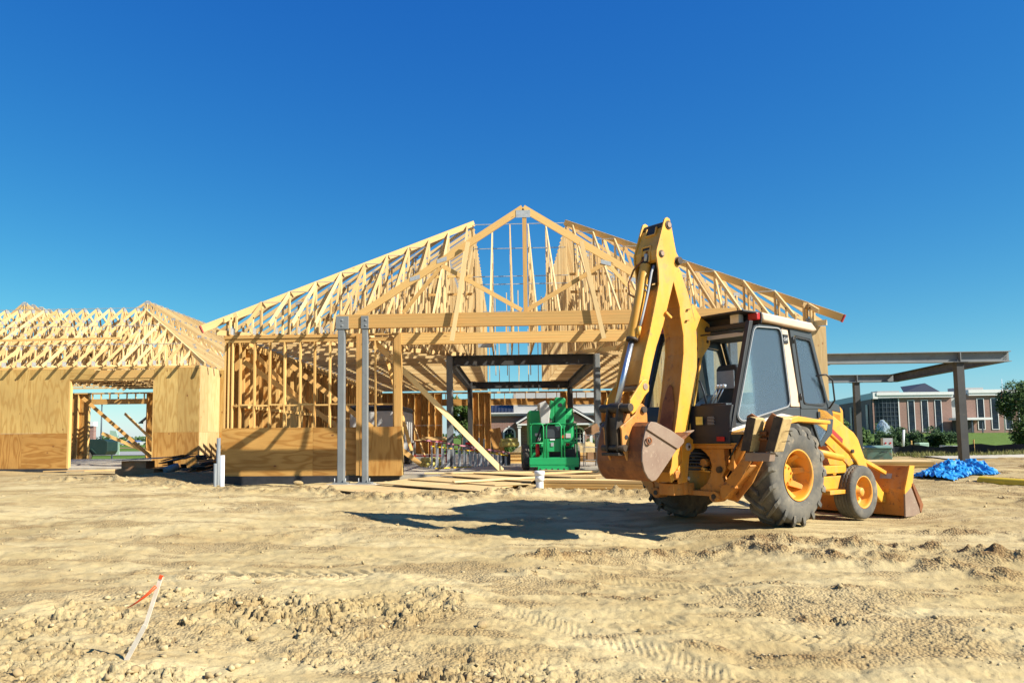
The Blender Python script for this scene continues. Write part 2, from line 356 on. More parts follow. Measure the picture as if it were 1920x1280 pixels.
    def build(s, name, mats, parent=None, smooth_angle=None):
        me = bpy.data.meshes.new(name); me.from_pydata([tuple(v) for v in s.v], [], s.f); me.update()
        uvl = me.uv_layers.new(name='UVMap'); uvl.data.foreach_set('uv', np.array([c for u in s.uv for c in u], 'f'))
        at = me.attributes.new('rnd', 'FLOAT', 'FACE'); at.data.foreach_set('value', np.array(s.rn, 'f'))
        me.polygons.foreach_set('material_index', np.array(s.mi, 'i')); me.polygons.foreach_set('use_smooth', np.array(s.sm, bool))
        for m in (mats if isinstance(mats, (list, tuple)) else [mats]): me.materials.append(M[m] if isinstance(m, str) else m)
        return link(name, me, parent)
def link(name, me, parent=None):
    o = bpy.data.objects.new(name, me); col.objects.link(o)
    if parent is not None:
        o.parent = parent
        if parent.name in WORLD: o.matrix_parent_inverse = Matrix.Translation(-parent.location)
    return o
WORLD = set()      # things whose parts are laid out in site coordinates
def site(name, label, cat, loc, group=None):
    t = thing(name, label, cat, loc, 0, group); WORLD.add(t.name); return t
def tag(o, label=None, cat=None, group=None, kind=None):
    if label: o['label'] = label
    if cat: o['category'] = cat
    if group: o['group'] = group
    if kind: o['kind'] = kind
    return o
def thing(name, label, cat, loc=(0, 0, 0), rz=0, group=None):
    o = bpy.data.objects.new(name, None); col.objects.link(o); o.location = loc; o.rotation_euler = (0, 0, rz); o.empty_display_size = .2
    return tag(o, label, cat, group)
def copy_tree(o, parent=None):
    c = o.copy(); col.objects.link(c); c.parent = parent
    for ch in list(o.children): copy_tree(ch, c)
    return c
def bevel(o, w=.01, seg=2, ang=40):
    m = o.modifiers.new('bevel', 'BEVEL'); m.width = w; m.segments = seg; m.limit_method = 'ANGLE'; m.angle_limit = R(ang); m.harden_normals = False
    return o
# ---------------------------------------------------------------- ground
_rs = np.random.RandomState(3); _perm = _rs.permutation(4096); _ga = _rs.rand(4096)*2*np.pi
def gn(x, y, seed=0):
    x = x+seed*17.31; y = y-seed*9.77
    xi = np.floor(x).astype(int); yi = np.floor(y).astype(int); xf = x-xi; yf = y-yi
    u = xf*xf*xf*(xf*(xf*6-15)+10); v = yf*yf*yf*(yf*(yf*6-15)+10)
    def g(i, j):
        a = _ga[_perm[(_perm[(xi+i) & 4095]+yi+j) & 4095]]; return np.cos(a)*(xf-i)+np.sin(a)*(yf-j)
    return ((g(0, 0)*(1-u)+g(1, 0)*u)*(1-v)+(g(0, 1)*(1-u)+g(1, 1)*u)*v)*1.5
def fbm(x, y, o=4, seed=0, gain=.5):
    t = 0; a = 1
    for k in range(o): t = t+a*gn(x*2**k, y*2**k, seed+k); a *= gain
    return t
def worley(x, y, seed=0):
    xi = np.floor(x).astype(int); yi = np.floor(y).astype(int); f1 = np.full(x.shape, 9.0); f2 = f1.copy(); cid = np.zeros(x.shape)
    for i in (-1, 0, 1):
        for j in (-1, 0, 1):
            h = _perm[(_perm[(xi+i+seed*31) & 4095]+yi+j) & 4095]; h2 = _perm[(h+77) & 4095]
            d = np.hypot(xi+i+.15+.7*h/4096-x, yi+j+.15+.7*h2/4096-y); m = d < f1
            f2 = np.where(m, f1, np.minimum(f2, d)); cid = np.where(m, _perm[(h2+13) & 4095]/4096., cid); f1 = np.where(m, d, f1)
    return f1, f2-f1, cid
def ss(a, b, x): t = np.clip((x-a)/(b-a), 0, 1); return t*t*(3-2*t)
def seg_dist(x, y, pts):
    d = np.full(np.shape(x), 1e9); along = np.zeros(np.shape(x)); sgn = np.zeros(np.shape(x)); L = 0
    for (ax, ay), (bx, by) in zip(pts[:-1], pts[1:]):
        vx, vy = bx-ax, by-ay; l = math.hypot(vx, vy); t = np.clip(((x-ax)*vx+(y-ay)*vy)/l**2, 0, 1)
        dx = x-ax-t*vx; dy = y-ay-t*vy; dd = np.hypot(dx, dy); m = dd < d
        d = np.where(m, dd, d); along = np.where(m, L+t*l, along); sgn = np.where(m, (vx*dy-vy*dx)/l, sgn); L += l
    return d, along, sgn
TRACKS = [  # tyre prints pressed into the clay: path, half width, lug pitch, depth
    ([(-1.8, 9.0), (-1.34, 8.35), (-.64, 7.18), (-.1, 6.4), (.48, 5.77), (1.0, 5.34), (1.3, 4.9), (1.5, 4.2)], .20, .060, .006),
    ([(-3.0, 7.72), (-2.2, 7.76), (-1.4, 7.70)], .34, .155, .024),
    ([(.8, 7.85), (1.69, 7.05), (2.4, 6.45), (3.45, 6.06), (6, 5.6)], .20, .07, .008),
    ([(1.19, 6.02), (1.77, 5.79), (2.87, 5.70), (3.6, 5.55), (6, 5.2)], .20, .07, .007),
    ([(-.4, 8.9), (.6, 8.6), (1.8, 8.5)], .22, .17, .016),
    ([(-6, 9.2), (-4.2, 8.2), (-3.4, 7.2), (-3.8, 6.4)], .20, .07, .009)]
def terrain(x, y, fine=True):
    x = np.asarray(x, float); y = np.asarray(y, float)
    z = -.30+.30*ss(4.2, 9.2, y)
    z = z+.10*ss(11, 18, y)*(1-ss(30, 50, y))-.14*(1-ss(9.9, 13.6, y))*(1-ss(1.9, 3.4, x))*ss(6.5, 9.2, y)
    rr = ss(5, 11, x-.12*(y-20)*(y > 20)); z = z+rr*(.22*ss(12, 17, y)+.16*ss(17, 26, y)+.95*ss(36, 150, y))
    z = z+.06*ss(45, 60, y)*(1-rr)
    dist = np.zeros_like(z)
    r = np.hypot(x, y); nf = 1-ss(30, 60, r)
    z = z+nf*(.07*fbm(x*.28, y*.28, 3, 1)+.02*fbm(x*1.1, y*1.1, 3, 4))
    flat = ((x > 2) & (x < 8) & (y > 8.5) & (y < 15))
    if fine:
        nn = 1-ss(16, 30, r)
        # long scraped streaks, running almost across the view
        a = .12; xs = x*math.cos(a)-y*math.sin(a); ys = x*math.sin(a)+y*math.cos(a)
        z = z+nn*.016*fbm(xs*.5, ys*3.6, 4, 8)*(.4+.6*ss(-.1, .4, gn(x*.4, y*.4, 20)))
        z = z+nn*.013*fbm(x*5, y*5, 4, 11, .62)+nn*.012*np.clip(fbm(xs*1.3, ys*2.6, 4, 13, .6), 0, 1)*ss(0, .3, fbm(x*.5, y*.6, 2, 14))
        cr = np.abs(fbm(x*2.2, y*2.2, 3, 30)); z = z-nn*.010*np.exp(-(cr/.04)**2)*ss(-.1, .3, gn(x*.7, y*.7, 33))
        # rough band of broken clods near the stake, and the shallow dip it sits in
        wob = .55*fbm(x*1.1, y*1.1, 4, 40, .6)
        def blob(cx, cy, rx, ry, k, w_=1.0): return (1-ss(.45, 1.1, ((x-cx)/rx)**2+((y-cy)/ry)**2+w_*wob))*k
        patchy = ss(-.45, .05, fbm(x*1.7, y*2.0, 3, 43))
        m = np.maximum.reduce([blob(-1.45, 6.25, 1.0, .62, 1.0), blob(-2.9, 6.35, .95, .55, .85), blob(-2.2, 5.85, 1.4, .35, .6), blob(-.85, 6.55, .45, .5, .8), blob(-3.9, 5.7, .9, .4, .6)])*(.25+.75*patchy)
        low = .55*(1-ss(4.9, 5.75, y+.12*x))*ss(-.25, .3, fbm(x*1.0, y*1.5, 4, 44)+.12)*(1-ss(-.2, 1.2, x)); m = np.maximum(m, low)
        m = np.maximum(m, blob(-.2, 4.75, .5, .3, .75)); m = np.maximum(m, blob(2.6, 6.05, .22, .10, .7, .4))
        near = (y < 11) & (y > 3) & (np.abs(x) < 9); m2 = m[near]; xn, yn = x[near], y[near]
        if xn.size:
            wx = xn+.05*fbm(xn*5, yn*5, 2, 52); wy = yn+.05*fbm(xn*5, yn*5, 2, 53); add = np.zeros(xn.shape)
            thin = .55*ss(.0, .4, fbm(xn*.9, yn*.9, 3, 54))*(1-ss(6, 8, yn))
            for sc_, am, k in ((7.0, .060, 1), (15, .036, 2), (32, .016, 3)):
                f1, ed, ci = worley(wx*sc_, wy*sc_*1.15, k); crack = 1-ss(.0, .16, ed); body = (ci*.95+.05)*np.sqrt(np.clip(1-f1*f1*1.1, 0, 1))
                sel = ss(.25, .7, ci+m2*.5) if k < 3 else 1.0
                add += am*m2*(body*sel-1.0*crack)-am*.22*thin*crack*(1-m2)*(k > 1)
            zc = z[near]-.03*m2+add; z = z.copy(); z[near] = zc
            dn_ = dist[near]; dist = dist.copy(); dist[near] = np.maximum(dn_, np.clip(-add*38-.1, 0, 1)*(m2 > .1)+.26*m2)  # gaps between clods darkened by depth, crevice shade put into the colour
        # windrow ridges left by the blade
        for pts, wd, h, k, ds in (([(.29, 8.57), (1.62, 9.25), (2.82, 9.05), (3.3, 8.57), (4.1, 8.03), (4.9, 7.2)], .22, .085, 60, .95), ([(3.0, 9.45), (3.9, 9.0), (4.65, 8.57), (5.4, 7.9), (6.5, 7.3)], .26, .09, 75, .95),
                           ([(.05, 7.9), (.51, 7.48), (.89, 7.2)], .10, .035, 61, .6), ([(.71, 6.94), (1.07, 6.78), (1.59, 6.49)], .05, .035, 62, .9),
                           ([(2.35, 6.12), (2.8, 5.98)], .11, .04, 63, 1.0), ([(2.22, 7.21), (3.07, 6.96), (3.9, 6.66)], .08, .03, 76, .6), ([(1.13, 5.55), (1.64, 5.41), (2.2, 5.21)], .07, .035, 77, .8),
                           ([(-6.6, 16.6), (-4.6, 16.7), (-2.5, 14.6), (-1.0, 14.4), (.6, 15.9), (3, 15.7)], .45, .11, 64, .6), ([(-14, 21.5), (-11, 20.6), (-8, 18.2)], .6, .12, 65, .45),
                           ([(9, 13.2), (11, 13.6), (14, 14.6)], .5, .08, 66, .8), ([(-3.6, 10.5), (-2.2, 11.2), (0, 11.0)], .35, .04, 67, .45), ([(-3.9, 7.9), (-3.3, 7.7), (-2.9, 7.5)], .25, .03, 78, .6),
                           ([(.6, 4.5), (1.7, 4.3), (3.2, 4.25)], .12, .04, 68, .6), ([(-6.5, 12.5), (-4, 13.1), (-2.4, 12.4)], .3, .04, 69, .5), ([(7.5, 9.8), (10, 10.2), (13, 11)], .3, .06, 70, .8), ([(5.2, 9.9), (7.5, 9.2), (10, 8.6)], .2, .05, 79, .8), ([(-8, 10.5), (-6, 10.2), (-4.5, 10.6)], .3, .03, 80, .4)):
            d, al, sg = seg_dist(x, y, pts); q = np.exp(-(d/wd)**2)*np.clip(.65+.9*fbm(x*2.5, y*2.5, 3, k), 0, 1.6)
            z = z+h*q*.9+h*.55*q*np.clip(fbm(x*8, y*8, 4, k+1, .62), -1, .7); dist = np.maximum(dist, np.clip(q*1.2, 0, 1)*ds*(.45+ss(-.3, .3, fbm(x*5, y*5, 3, k))*.6))
        for pts, hw, lp, dp in TRACKS:
            d, al, sg = seg_dist(x, y, pts); wm = (1-ss(hw*.85, hw*1.1, np.abs(sg)))*(d < hw*1.2)*ss(-.5, .0, gn(x*1.3, y*1.3, 77))
            ph = al/lp+np.abs(sg)/lp*.8; lug = ss(.2, .5, np.abs((ph % 1)-.5)*2)
            z = z-wm*dp*1.2+wm*dp*lug*1.6; z = z+.012*np.exp(-((np.abs(sg)-hw*1.15)/.05)**2)*(d < hw*1.8)
        dn = ss(.12, .45, fbm(x*.55, y*.9, 4, 90)); dist = np.maximum(dist, dn*.40*ss(3, 6, y)); dist = np.maximum(dist, .42*ss(.25, .6, fbm(xs*.7, ys*3.0, 4, 97)))
        right = ss(4.5, 9, x-.2*(y-8))*ss(6, 9, y); dist = np.maximum(dist, right*(.18+.5*ss(-.1, .45, fbm(x*.9, y*2.2, 4, 95))))
    dist = np.maximum(dist, ss(18, 24, y)*.35)
    lu = (x-3.313)*.788+(y-11.377)*.616; lv = -(x-3.313)*.616+(y-11.377)*.788     # worn level where the machine stands
    mk = (1-ss(.5, 1.5, np.abs(lu-1.1)-1.2))*(1-ss(1.2, 2.2, np.abs(lv))); z = z*(1-mk)+(np.clip(-.035*lu, -.09, 0)-.004+.25*(z-.07*fbm(x*.28, y*.28, 3, 1)))*mk
    return z, np.clip(dist, 0, 1)
def gz(x, y): return float(terrain(np.array([x]), np.array([y]))[0][0])
def grass_mask(x, y):
    g = ss(52, 56, y+.1*x)*(x < 12)*1.0
    g = np.maximum(g, (x > 12)*ss(26.5, 28.5, y-.10*(x-12)+1.2*gn(x*.4, y*.4, 5))*.95)
    g = np.maximum(g, (x < -13)*ss(46, 50, y)); return g
def make_ground():
    rad = [.4]
    while rad[-1] < 4000:
        q = rad[-1]; rad.append(q*(1.0030 if 3.3 < q < 7.6 else 1.0052 if q < 26 and q > 3 else 1.012 if q < 60 and q > 1.5 else 1.06))
    ang = []; a = -52.0
    while a < 52: ang.append(a); a += .135
    ang += list(np.linspace(52, 308, 70)[:-1]); ang = np.radians(np.array(ang)+yaw*57.3); rad = np.array(rad)
    A, Q = np.meshgrid(ang, rad); X = Q*np.sin(A); Yc = Q*np.cos(A)
    Z, D = terrain(X, Yc); n, m = X.shape
    G = grass_mask(X, Yc)
    # the concrete slabs stand clear of the soil
    for (x0, x1, y0, y1) in ((-7.4, 8.1, 19.7, 44.4), (-24, -11.9, 28.2, 40.8)):
        ins = (X > x0) & (X < x1) & (Yc > y0) & (Yc < y1); Z = np.where(ins, np.minimum(Z, .05), Z)
    me = bpy.data.meshes.new('ground'); me.vertices.add(n*m); me.vertices.foreach_set('co', np.stack([X, Yc, Z], -1).astype('f').ravel())
    i = np.arange(n-1)[:, None]*m; j = np.arange(m)[None, :]; j2 = (j+1) % m
    F = np.stack([i+j, i+j2, i+m+j2, i+m+j], -1).reshape(-1, 4)[:, ::-1]
    me.loops.add(F.size); me.loops.foreach_set('vertex_index', F.ravel().astype('i')); me.polygons.add(len(F))
    me.polygons.foreach_set('loop_start', np.arange(0, F.size, 4, dtype='i')); me.polygons.foreach_set('loop_total', np.full(len(F), 4, 'i'))
    me.polygons.foreach_set('use_smooth', np.ones(len(F), bool)); me.update(); me.validate()
    for nm, v in (('dist', D), ('grass', G)):
        at = me.attributes.new(nm, 'FLOAT', 'POINT'); at.data.foreach_set('value', v.astype('f').ravel())
    me.materials.append(M['dirt']); o = link('ground', me); tag(o, kind='structure')
make_ground()

# clods: thousands of small broken lumps of clay lying where the soil is disturbed
def clod_proto(seed):
    rs = np.random.RandomState(seed); t = (1+5**.5)/2
    v = np.array([(-1, t, 0), (1, t, 0), (-1, -t, 0), (1, -t, 0), (0, -1, t), (0, 1, t), (0, -1, -t), (0, 1, -t), (t, 0, -1), (t, 0, 1), (-t, 0, -1), (-t, 0, 1)], float)/1.9
    f = np.array([(0, 11, 5), (0, 5, 1), (0, 1, 7), (0, 7, 10), (0, 10, 11), (1, 5, 9), (5, 11, 4), (11, 10, 2), (10, 7, 6), (7, 1, 8), (3, 9, 4), (3, 4, 2), (3, 2, 6), (3, 6, 8), (3, 8, 9), (4, 9, 5), (2, 4, 11), (6, 2, 10), (8, 6, 7), (9, 8, 1)])
    return v*(.5+.75*rs.rand(12, 1))*np.array([1, .8, .58])*(.9+.2*rs.rand(1, 3)), f
def scatter(name, pts, sizes, mat, label, cat, kind='stuff', seed=0):
    rs = np.random.RandomState(seed); V = []; F = []; Rn = []; base = 0
    protos = [clod_proto(k) for k in range(9)]
    for (x, y), sz in zip(pts, sizes):
        v, f = protos[rs.randint(9)]; a, b_, c_ = rs.rand(3)*6.28
        ca, sa = math.cos(a), math.sin(a); cb, sb = math.cos(b_), math.sin(b_)
        Rm = np.array([[ca, -sa, 0], [sa, ca, 0], [0, 0, 1]]) @ np.array([[1, 0, 0], [0, cb, -sb], [0, sb, cb]])
        V.append((v*sz) @ Rm.T+np.array([x, y, 0])); F.append(f+base); base += 12; Rn.append(np.full(20, rs.rand()))
    V = np.concatenate(V); P = np.array(pts); zz = terrain(P[:, 0], P[:, 1])[0]+np.array(sizes)*.22; V[:, 2] += np.repeat(zz, 12)
    F = np.concatenate(F); me = bpy.data.meshes.new(name); me.vertices.add(len(V)); me.vertices.foreach_set('co', V.astype('f').ravel())
    me.loops.add(F.size); me.loops.foreach_set('vertex_index', F.ravel().astype('i')); me.polygons.add(len(F))
    me.polygons.foreach_set('loop_start', np.arange(0, F.size, 3, dtype='i')); me.polygons.foreach_set('loop_total', np.full(len(F), 3, 'i')); me.update(); me.validate()
    at = me.attributes.new('rnd', 'FLOAT', 'FACE'); at.data.foreach_set('value', np.concatenate(Rn).astype('f'))
    me.materials.append(M[mat]); return tag(link(name, me), label, cat, kind=kind)
def clods():
    rs = np.random.RandomState(11); pts = []; sz = []
    N1 = 150000; a = np.radians(rs.uniform(-44, 44, N1))+yaw; q = 3.4*np.exp(rs.rand(N1)*math.log(22/3.4)); X = q*np.sin(a); Yc = q*np.cos(a)
    Z, D = terrain(X, Yc)
    C = np.zeros(N1)
    for (cx, cy, rx, ry, k) in ((-1.45, 6.25, 1.0, .62, 1.0), (-2.9, 6.35, .95, .55, .8), (-.85, 6.55, .45, .5, .8), (-3.9, 5.7, .9, .4, .5), (-.2, 4.75, .5, .3, .8), (-2, 4.9, 2.2, .5, .3)): C = np.maximum(C, k*(((X-cx)/rx)**2+((Yc-cy)/ry)**2 < 1.05))
    band = np.clip((D-.4)*1.9, 0, 1)
    p = .016+.13*C*(gn(X*3, Yc*3, 7) > -.05)+.30*band**1.3; keep = rs.rand(N1) < p
    blocked = ((X > 2.2) & (X < 7.5) & (Yc > 9) & (Yc < 14)) | ((X > -7.6) & (X < 8.3) & (Yc > 19.3)) | ((X > -5) & (X < 1.5) & (Yc > 14.9)) | ((X > .5) & (X < 4) & (Yc > 16))
    keep &= ~blocked
    for x, y, c, k in zip(X[keep], Yc[keep], C[keep], D[keep]):
        s_ = np.random.RandomState(int(abs(x*9973+y*7919)) % 100000).rand()
        pts.append((x, y)); sz.append((.007+.036*s_**4) if c > .25 else (.004+.018*s_**4)*(1+.07*y))
    scatter('dirt_clods', pts, sz, 'clod', 'small broken lumps of dry clay lying over the churned dirt', 'dirt')
clods()
# ---------------------------------------------------------------- main timber building
FL, PT, YF, YB, XL, XR = .30, 3.99, 19.5, 44.5, -7.5, 8.2
EZ = 4.10            # underside of truss bottom chords
PITCH = .667
def part(parent, name, mat, fn):
    mb = MB(); fn(mb); return mb.build(name, mat, parent)
def truss2d(mb, P, run, z0, rise, panels, heel=.10, oh=.5, vert_end=True, tail_red=False, both=False, up=(1, 0, 0), th=.04, fan=False):
    """P(s,z): point at run s along the truss plane. chords of 2x4 / 2x6, webs and metal gusset plates."""
    sl = rise/run
    ztop = lambda s: z0+heel+.09+sl*s if not both or s <= run else z0+heel+.09+sl*(2*run-s)
    L = run*2 if both else run
    ch = .115; cw = .095
    mb.bar(P(-oh*.0, z0+cw/2), P(L, z0+cw/2), th, cw)
    mb.bar(P(-oh, ztop(0)-sl*oh), P(run, ztop(run)), th, ch, r=random.random())
    if both: mb.bar(P(L+oh, ztop(L)-sl*oh), P(run, ztop(run)), th, ch)
    mb.bar(P(.03, z0+.02), P(.03, ztop(0)), th, .09)
    def plate(s, z, a=.12, b=.09):
        for k in (-1, 1):
            o = Vector(up)*(th/2+.002)*k; q = [Vector(P(s-a, z-b))+o, Vector(P(s+a, z-b))+o, Vector(P(s+a, z+b))+o, Vector(P(s-a, z+b))+o]
            mb.quad(*(q if k > 0 else q[::-1]), mi=1)
    plate(.12, z0+.12, .13, .09)
    if vert_end and not both: mb.bar(P(run-.02, z0+cw), P(run-.02, ztop(run)-.05), th, .09)
    half = panels; d = run/half
    for side in ((0, 1) if both else (0,)):
        f = (lambda s: s) if side == 0 else (lambda s: L-s)
        for k in range(1, half+1):
            s = k*d
            if k < half and rise*k/half > .35:
                mb.bar(P(f(s), z0+cw), P(f(s), ztop(s)-.05), th, .09); plate(f(s), ztop(s)-.03, .09, .06)
                if random.random() < .12: plate(f(s), z0+.06, .09, .05)
            sa = (k-1)*d+.06; 
            if ztop(s)-z0 > .45:
                if k > 1: mb.bar(P(f(sa), z0+cw), P(f(s-.08), ztop(s-.08)-.08), th, .088)
        if both and side == 0: mb.bar(P(run, z0+cw), P(run, ztop(run)-.08), th, .09); plate(run, ztop(run)-.06, .13, .08)
def rows(a, b, step):
    n = int(round(abs(b-a)/step)); return [a+(b-a)*i/n for i in range(n+1)]

B = site('timber_framed_building', 'large open timber framed building under construction with hipped roof trusses behind the backhoe', 'building', (.4, YF, FL))
# slab and black foundation
part(B, 'floor_slab', 'concrete', lambda m: m.box(XL+.02, XR-.02, YF+.02, YB, FL-.22, FL))
part(B, 'foundation_wall', 'foundation', lambda m: (m.box(XL-.03, -2.78, YF-.06, YF+.10, -.3, FL-.012), m.box(3.9, XR+.03, YF-.06, YF+.10, -.2, FL-.012), m.box(XR-.1, XR+.04, YF+.1, YB, -.2, FL-.015), m.box(XL-.04, XL+.1, YF+.1, YB, -.2, FL-.015)))
# front wall, left bay: studs above one row of plywood
zt = 3.84
part(B, 'top_plate', 'lumber', lambda m: m.box(XL, -2.72, YF, YF+.14, zt+.045, zt+.085)); part(B, 'top_plate', 'lumber', lambda m: m.box(XL, -2.72, YF+.003, YF+.143, zt, zt+.041))
part(B, 'top_plate', 'lumber', lambda m: m.box(XL-.02, -3.9, YF-.02, YF+.16, PT-.05, PT+.02))
part(B, 'sill_plate', 'lumber', lambda m: m.box(XL, -2.72, YF, YF+.14, FL, FL+.04))
for x in (-7.48, -7.38, -7.28, -7.08, -6.69, -6.28, -5.87, -5.45, -5.06, -4.65, -4.25, -3.84, -3.78, -3.72, -3.43, -2.94, -2.87, -2.80, -2.74):
    part(B, 'stud', 'lumber', lambda m: m.box(x-.019, x+.019, YF+.004, YF+.138, FL+.04, zt))
xs = [-7.28, -7.08, -6.69, -6.28, -5.87, -5.45, -5.06, -4.65, -4.25, -3.84, -3.43, -2.94]
for i, (a, b) in enumerate(zip(xs[:-1], xs[1:])):
    part(B, 'blocking', 'lumber', lambda m: m.box(a+.02, b-.02, YF+.01, YF+.13, 2.13+(i % 2)*.02, 2.17+(i % 2)*.02))
part(B, 'corner_post', 'glulam', lambda m: m.box(-3.9, -3.68, YF-.16, YF-.01, FL, PT+.02)); part(B, 'corner_post', 'glulam', lambda m: m.box(-2.90, -2.72, YF-.14, YF-.012, FL+1.26, PT+.02))
for (a, b, o) in ((-7.53, -5.076, 0), (-5.07, -3.795, .002), (-3.79, -2.705, .05)):
    part(B, 'plywood_panel', 'ply2', lambda m: m.box(a, b, YF-.022-.15*(a > -3.8)-o*0, YF-.004-.15*(a > -3.8), FL-.01, 1.555, r=.5+.3*math.sin(a*9)))
part(B, 'plywood_edge', 'ply', lambda m: m.box(-2.703, -2.69, YF-.17, YF+.14, FL, 1.55))
# header over the wide opening and short studs above it
part(B, 'header_beam', 'glulam', lambda m: m.box(-2.9, 3.86, YF-.10, YF+.03, 3.71, 4.0))
part(B, 'plate_over_header', 'lumber', lambda m: m.box(-3.9, 4.2, YF-.02, YF+.14, 4.30, 4.345))
for x in rows(-3.6, 3.7, .61):
    part(B, 'cripple_stud', 'lumber', lambda m: m.box(x-.019, x+.019, YF-.01, YF+.125, 4.004, 4.298))
# front wall, right bay: full height plywood
part(B, 'corner_post', 'glulam', lambda m: m.box(3.80, 4.02, YF-.1, YF+.12, FL, 3.70))
for i, x in enumerate(rows(4.1, 8.15, .405)):
    part(B, 'stud', 'lumber', lambda m: m.box(x-.019, x+.019, YF+.004, YF+.138, FL+.04, zt))
part(B, 'top_plate', 'lumber', lambda m: m.box(4.03, XR, YF, YF+.14, zt, zt+.08))
for i in range(4):
    a = 4.05+i*1.222; b = min(a+1.217, XR+.03)
    if i == 3: a, b = 7.716, XR+.03
    part(B, 'plywood_panel', 'plypale', lambda m: m.box(a, b, YF-.02, YF-.003, FL, 2.742)); part(B, 'plywood_panel', 'plypale', lambda m: m.box(a, b, YF-.019, YF-.003, 2.748, 4.02))
for i in range(10):
    y0 = YF+i*2.5; part(B, 'plywood_panel', 'plypale', lambda m: m.box(XR+.002, XR+.02, y0+.003, y0+2.495, FL, 4.0))
# side walls
for k, y in enumerate(rows(YF+.4, YB-.2, .41)):
    part(B, 'stud', 'lumber', lambda m: m.box(XL+.002, XL+.138, y-.019, y+.019, FL+.04, zt))
for k, y in enumerate(rows(YF+.4, YB-.2, .61)):
    part(B, 'stud', 'lumber', lambda m: m.box(XR-.138, XR-.002, y-.019, y+.019, FL+.04, zt))
for x0 in (XL, XR-.14):
    part(B, 'top_plate', 'lumber', lambda m: m.box(x0, x0+.14, YF+.16, YB-.2, zt, zt+.08)); part(B, 'top_plate', 'lumber', lambda m: m.box(x0-.02, x0+.15, YF+.17, YB-.2, zt+.083, EZ-.065)); part(B, 'sill_plate', 'lumber', lambda m: m.box(x0, x0+.14, YF+.16, YB-.2, FL, FL+.04))
part(B, 'blocking', 'lumber', lambda m: m.box(XL+.14, XL+.17, YF+.16, YB-.3, 2.13, 2.22))
yy = YF+.12
while yy < YB-1.3:
    z0 = 1.0 if 24.3 < yy < 25.8 or 33 < yy < 34.6 else None
    for (za, zb) in ((FL-.01, 1.52), (1.525, 2.74), (2.745, 4.0)):
        if z0 and za == 1.525: continue
        part(B, 'plywood_panel', 'ply2', lambda m: m.box(XL-.018, XL-.002, yy+.002, yy+1.215, za, zb))
    yy += 1.22
# rear wall with openings
zr = PT-.12
part(B, 'top_plate', 'lumber', lambda m: m.box(XL, XR, YB-.14, YB, zr, zr+.09))
for (a, b) in ((-7.5, -3.77), (-1.98, -.86), (3.24, 4.0), (5.5, 8.2)):
    x = a
    while x < b-.05:
        c = min(x+1.22, b)
        part(B, 'plywood_panel', 'ply2', lambda m: m.box(x+.002, c-.002, YB+.002, YB+.018, FL, 2.0)); part(B, 'plywood_panel', 'ply2', lambda m: m.box(x+.002, c-.002, YB+.002, YB+.018, 2.005, zr+.05)); x = c
    for x in rows(a+.04, b-.04, .41): part(B, 'stud', 'lumber', lambda m: m.box(x-.019, x+.019, YB-.138, YB, FL+.04, zr))
for (a, b) in ((-3.77, -1.98), (-.86, 3.24), (4.0, 5.5)):
    part(B, 'header_beam', 'ply2', lambda m: m.box(a, b, YB-.13, YB-.01, 3.2, 3.55)); part(B, 'sill_plate', 'lumber', lambda m: m.box(a, b, YB-.14, YB, 3.155, 3.195))
    for x in rows(a+.2, b-.2, .61): part(B, 'cripple_stud', 'lumber', lambda m: m.box(x-.019, x+.019, YB-.13, YB-.01, 3.552, zr))
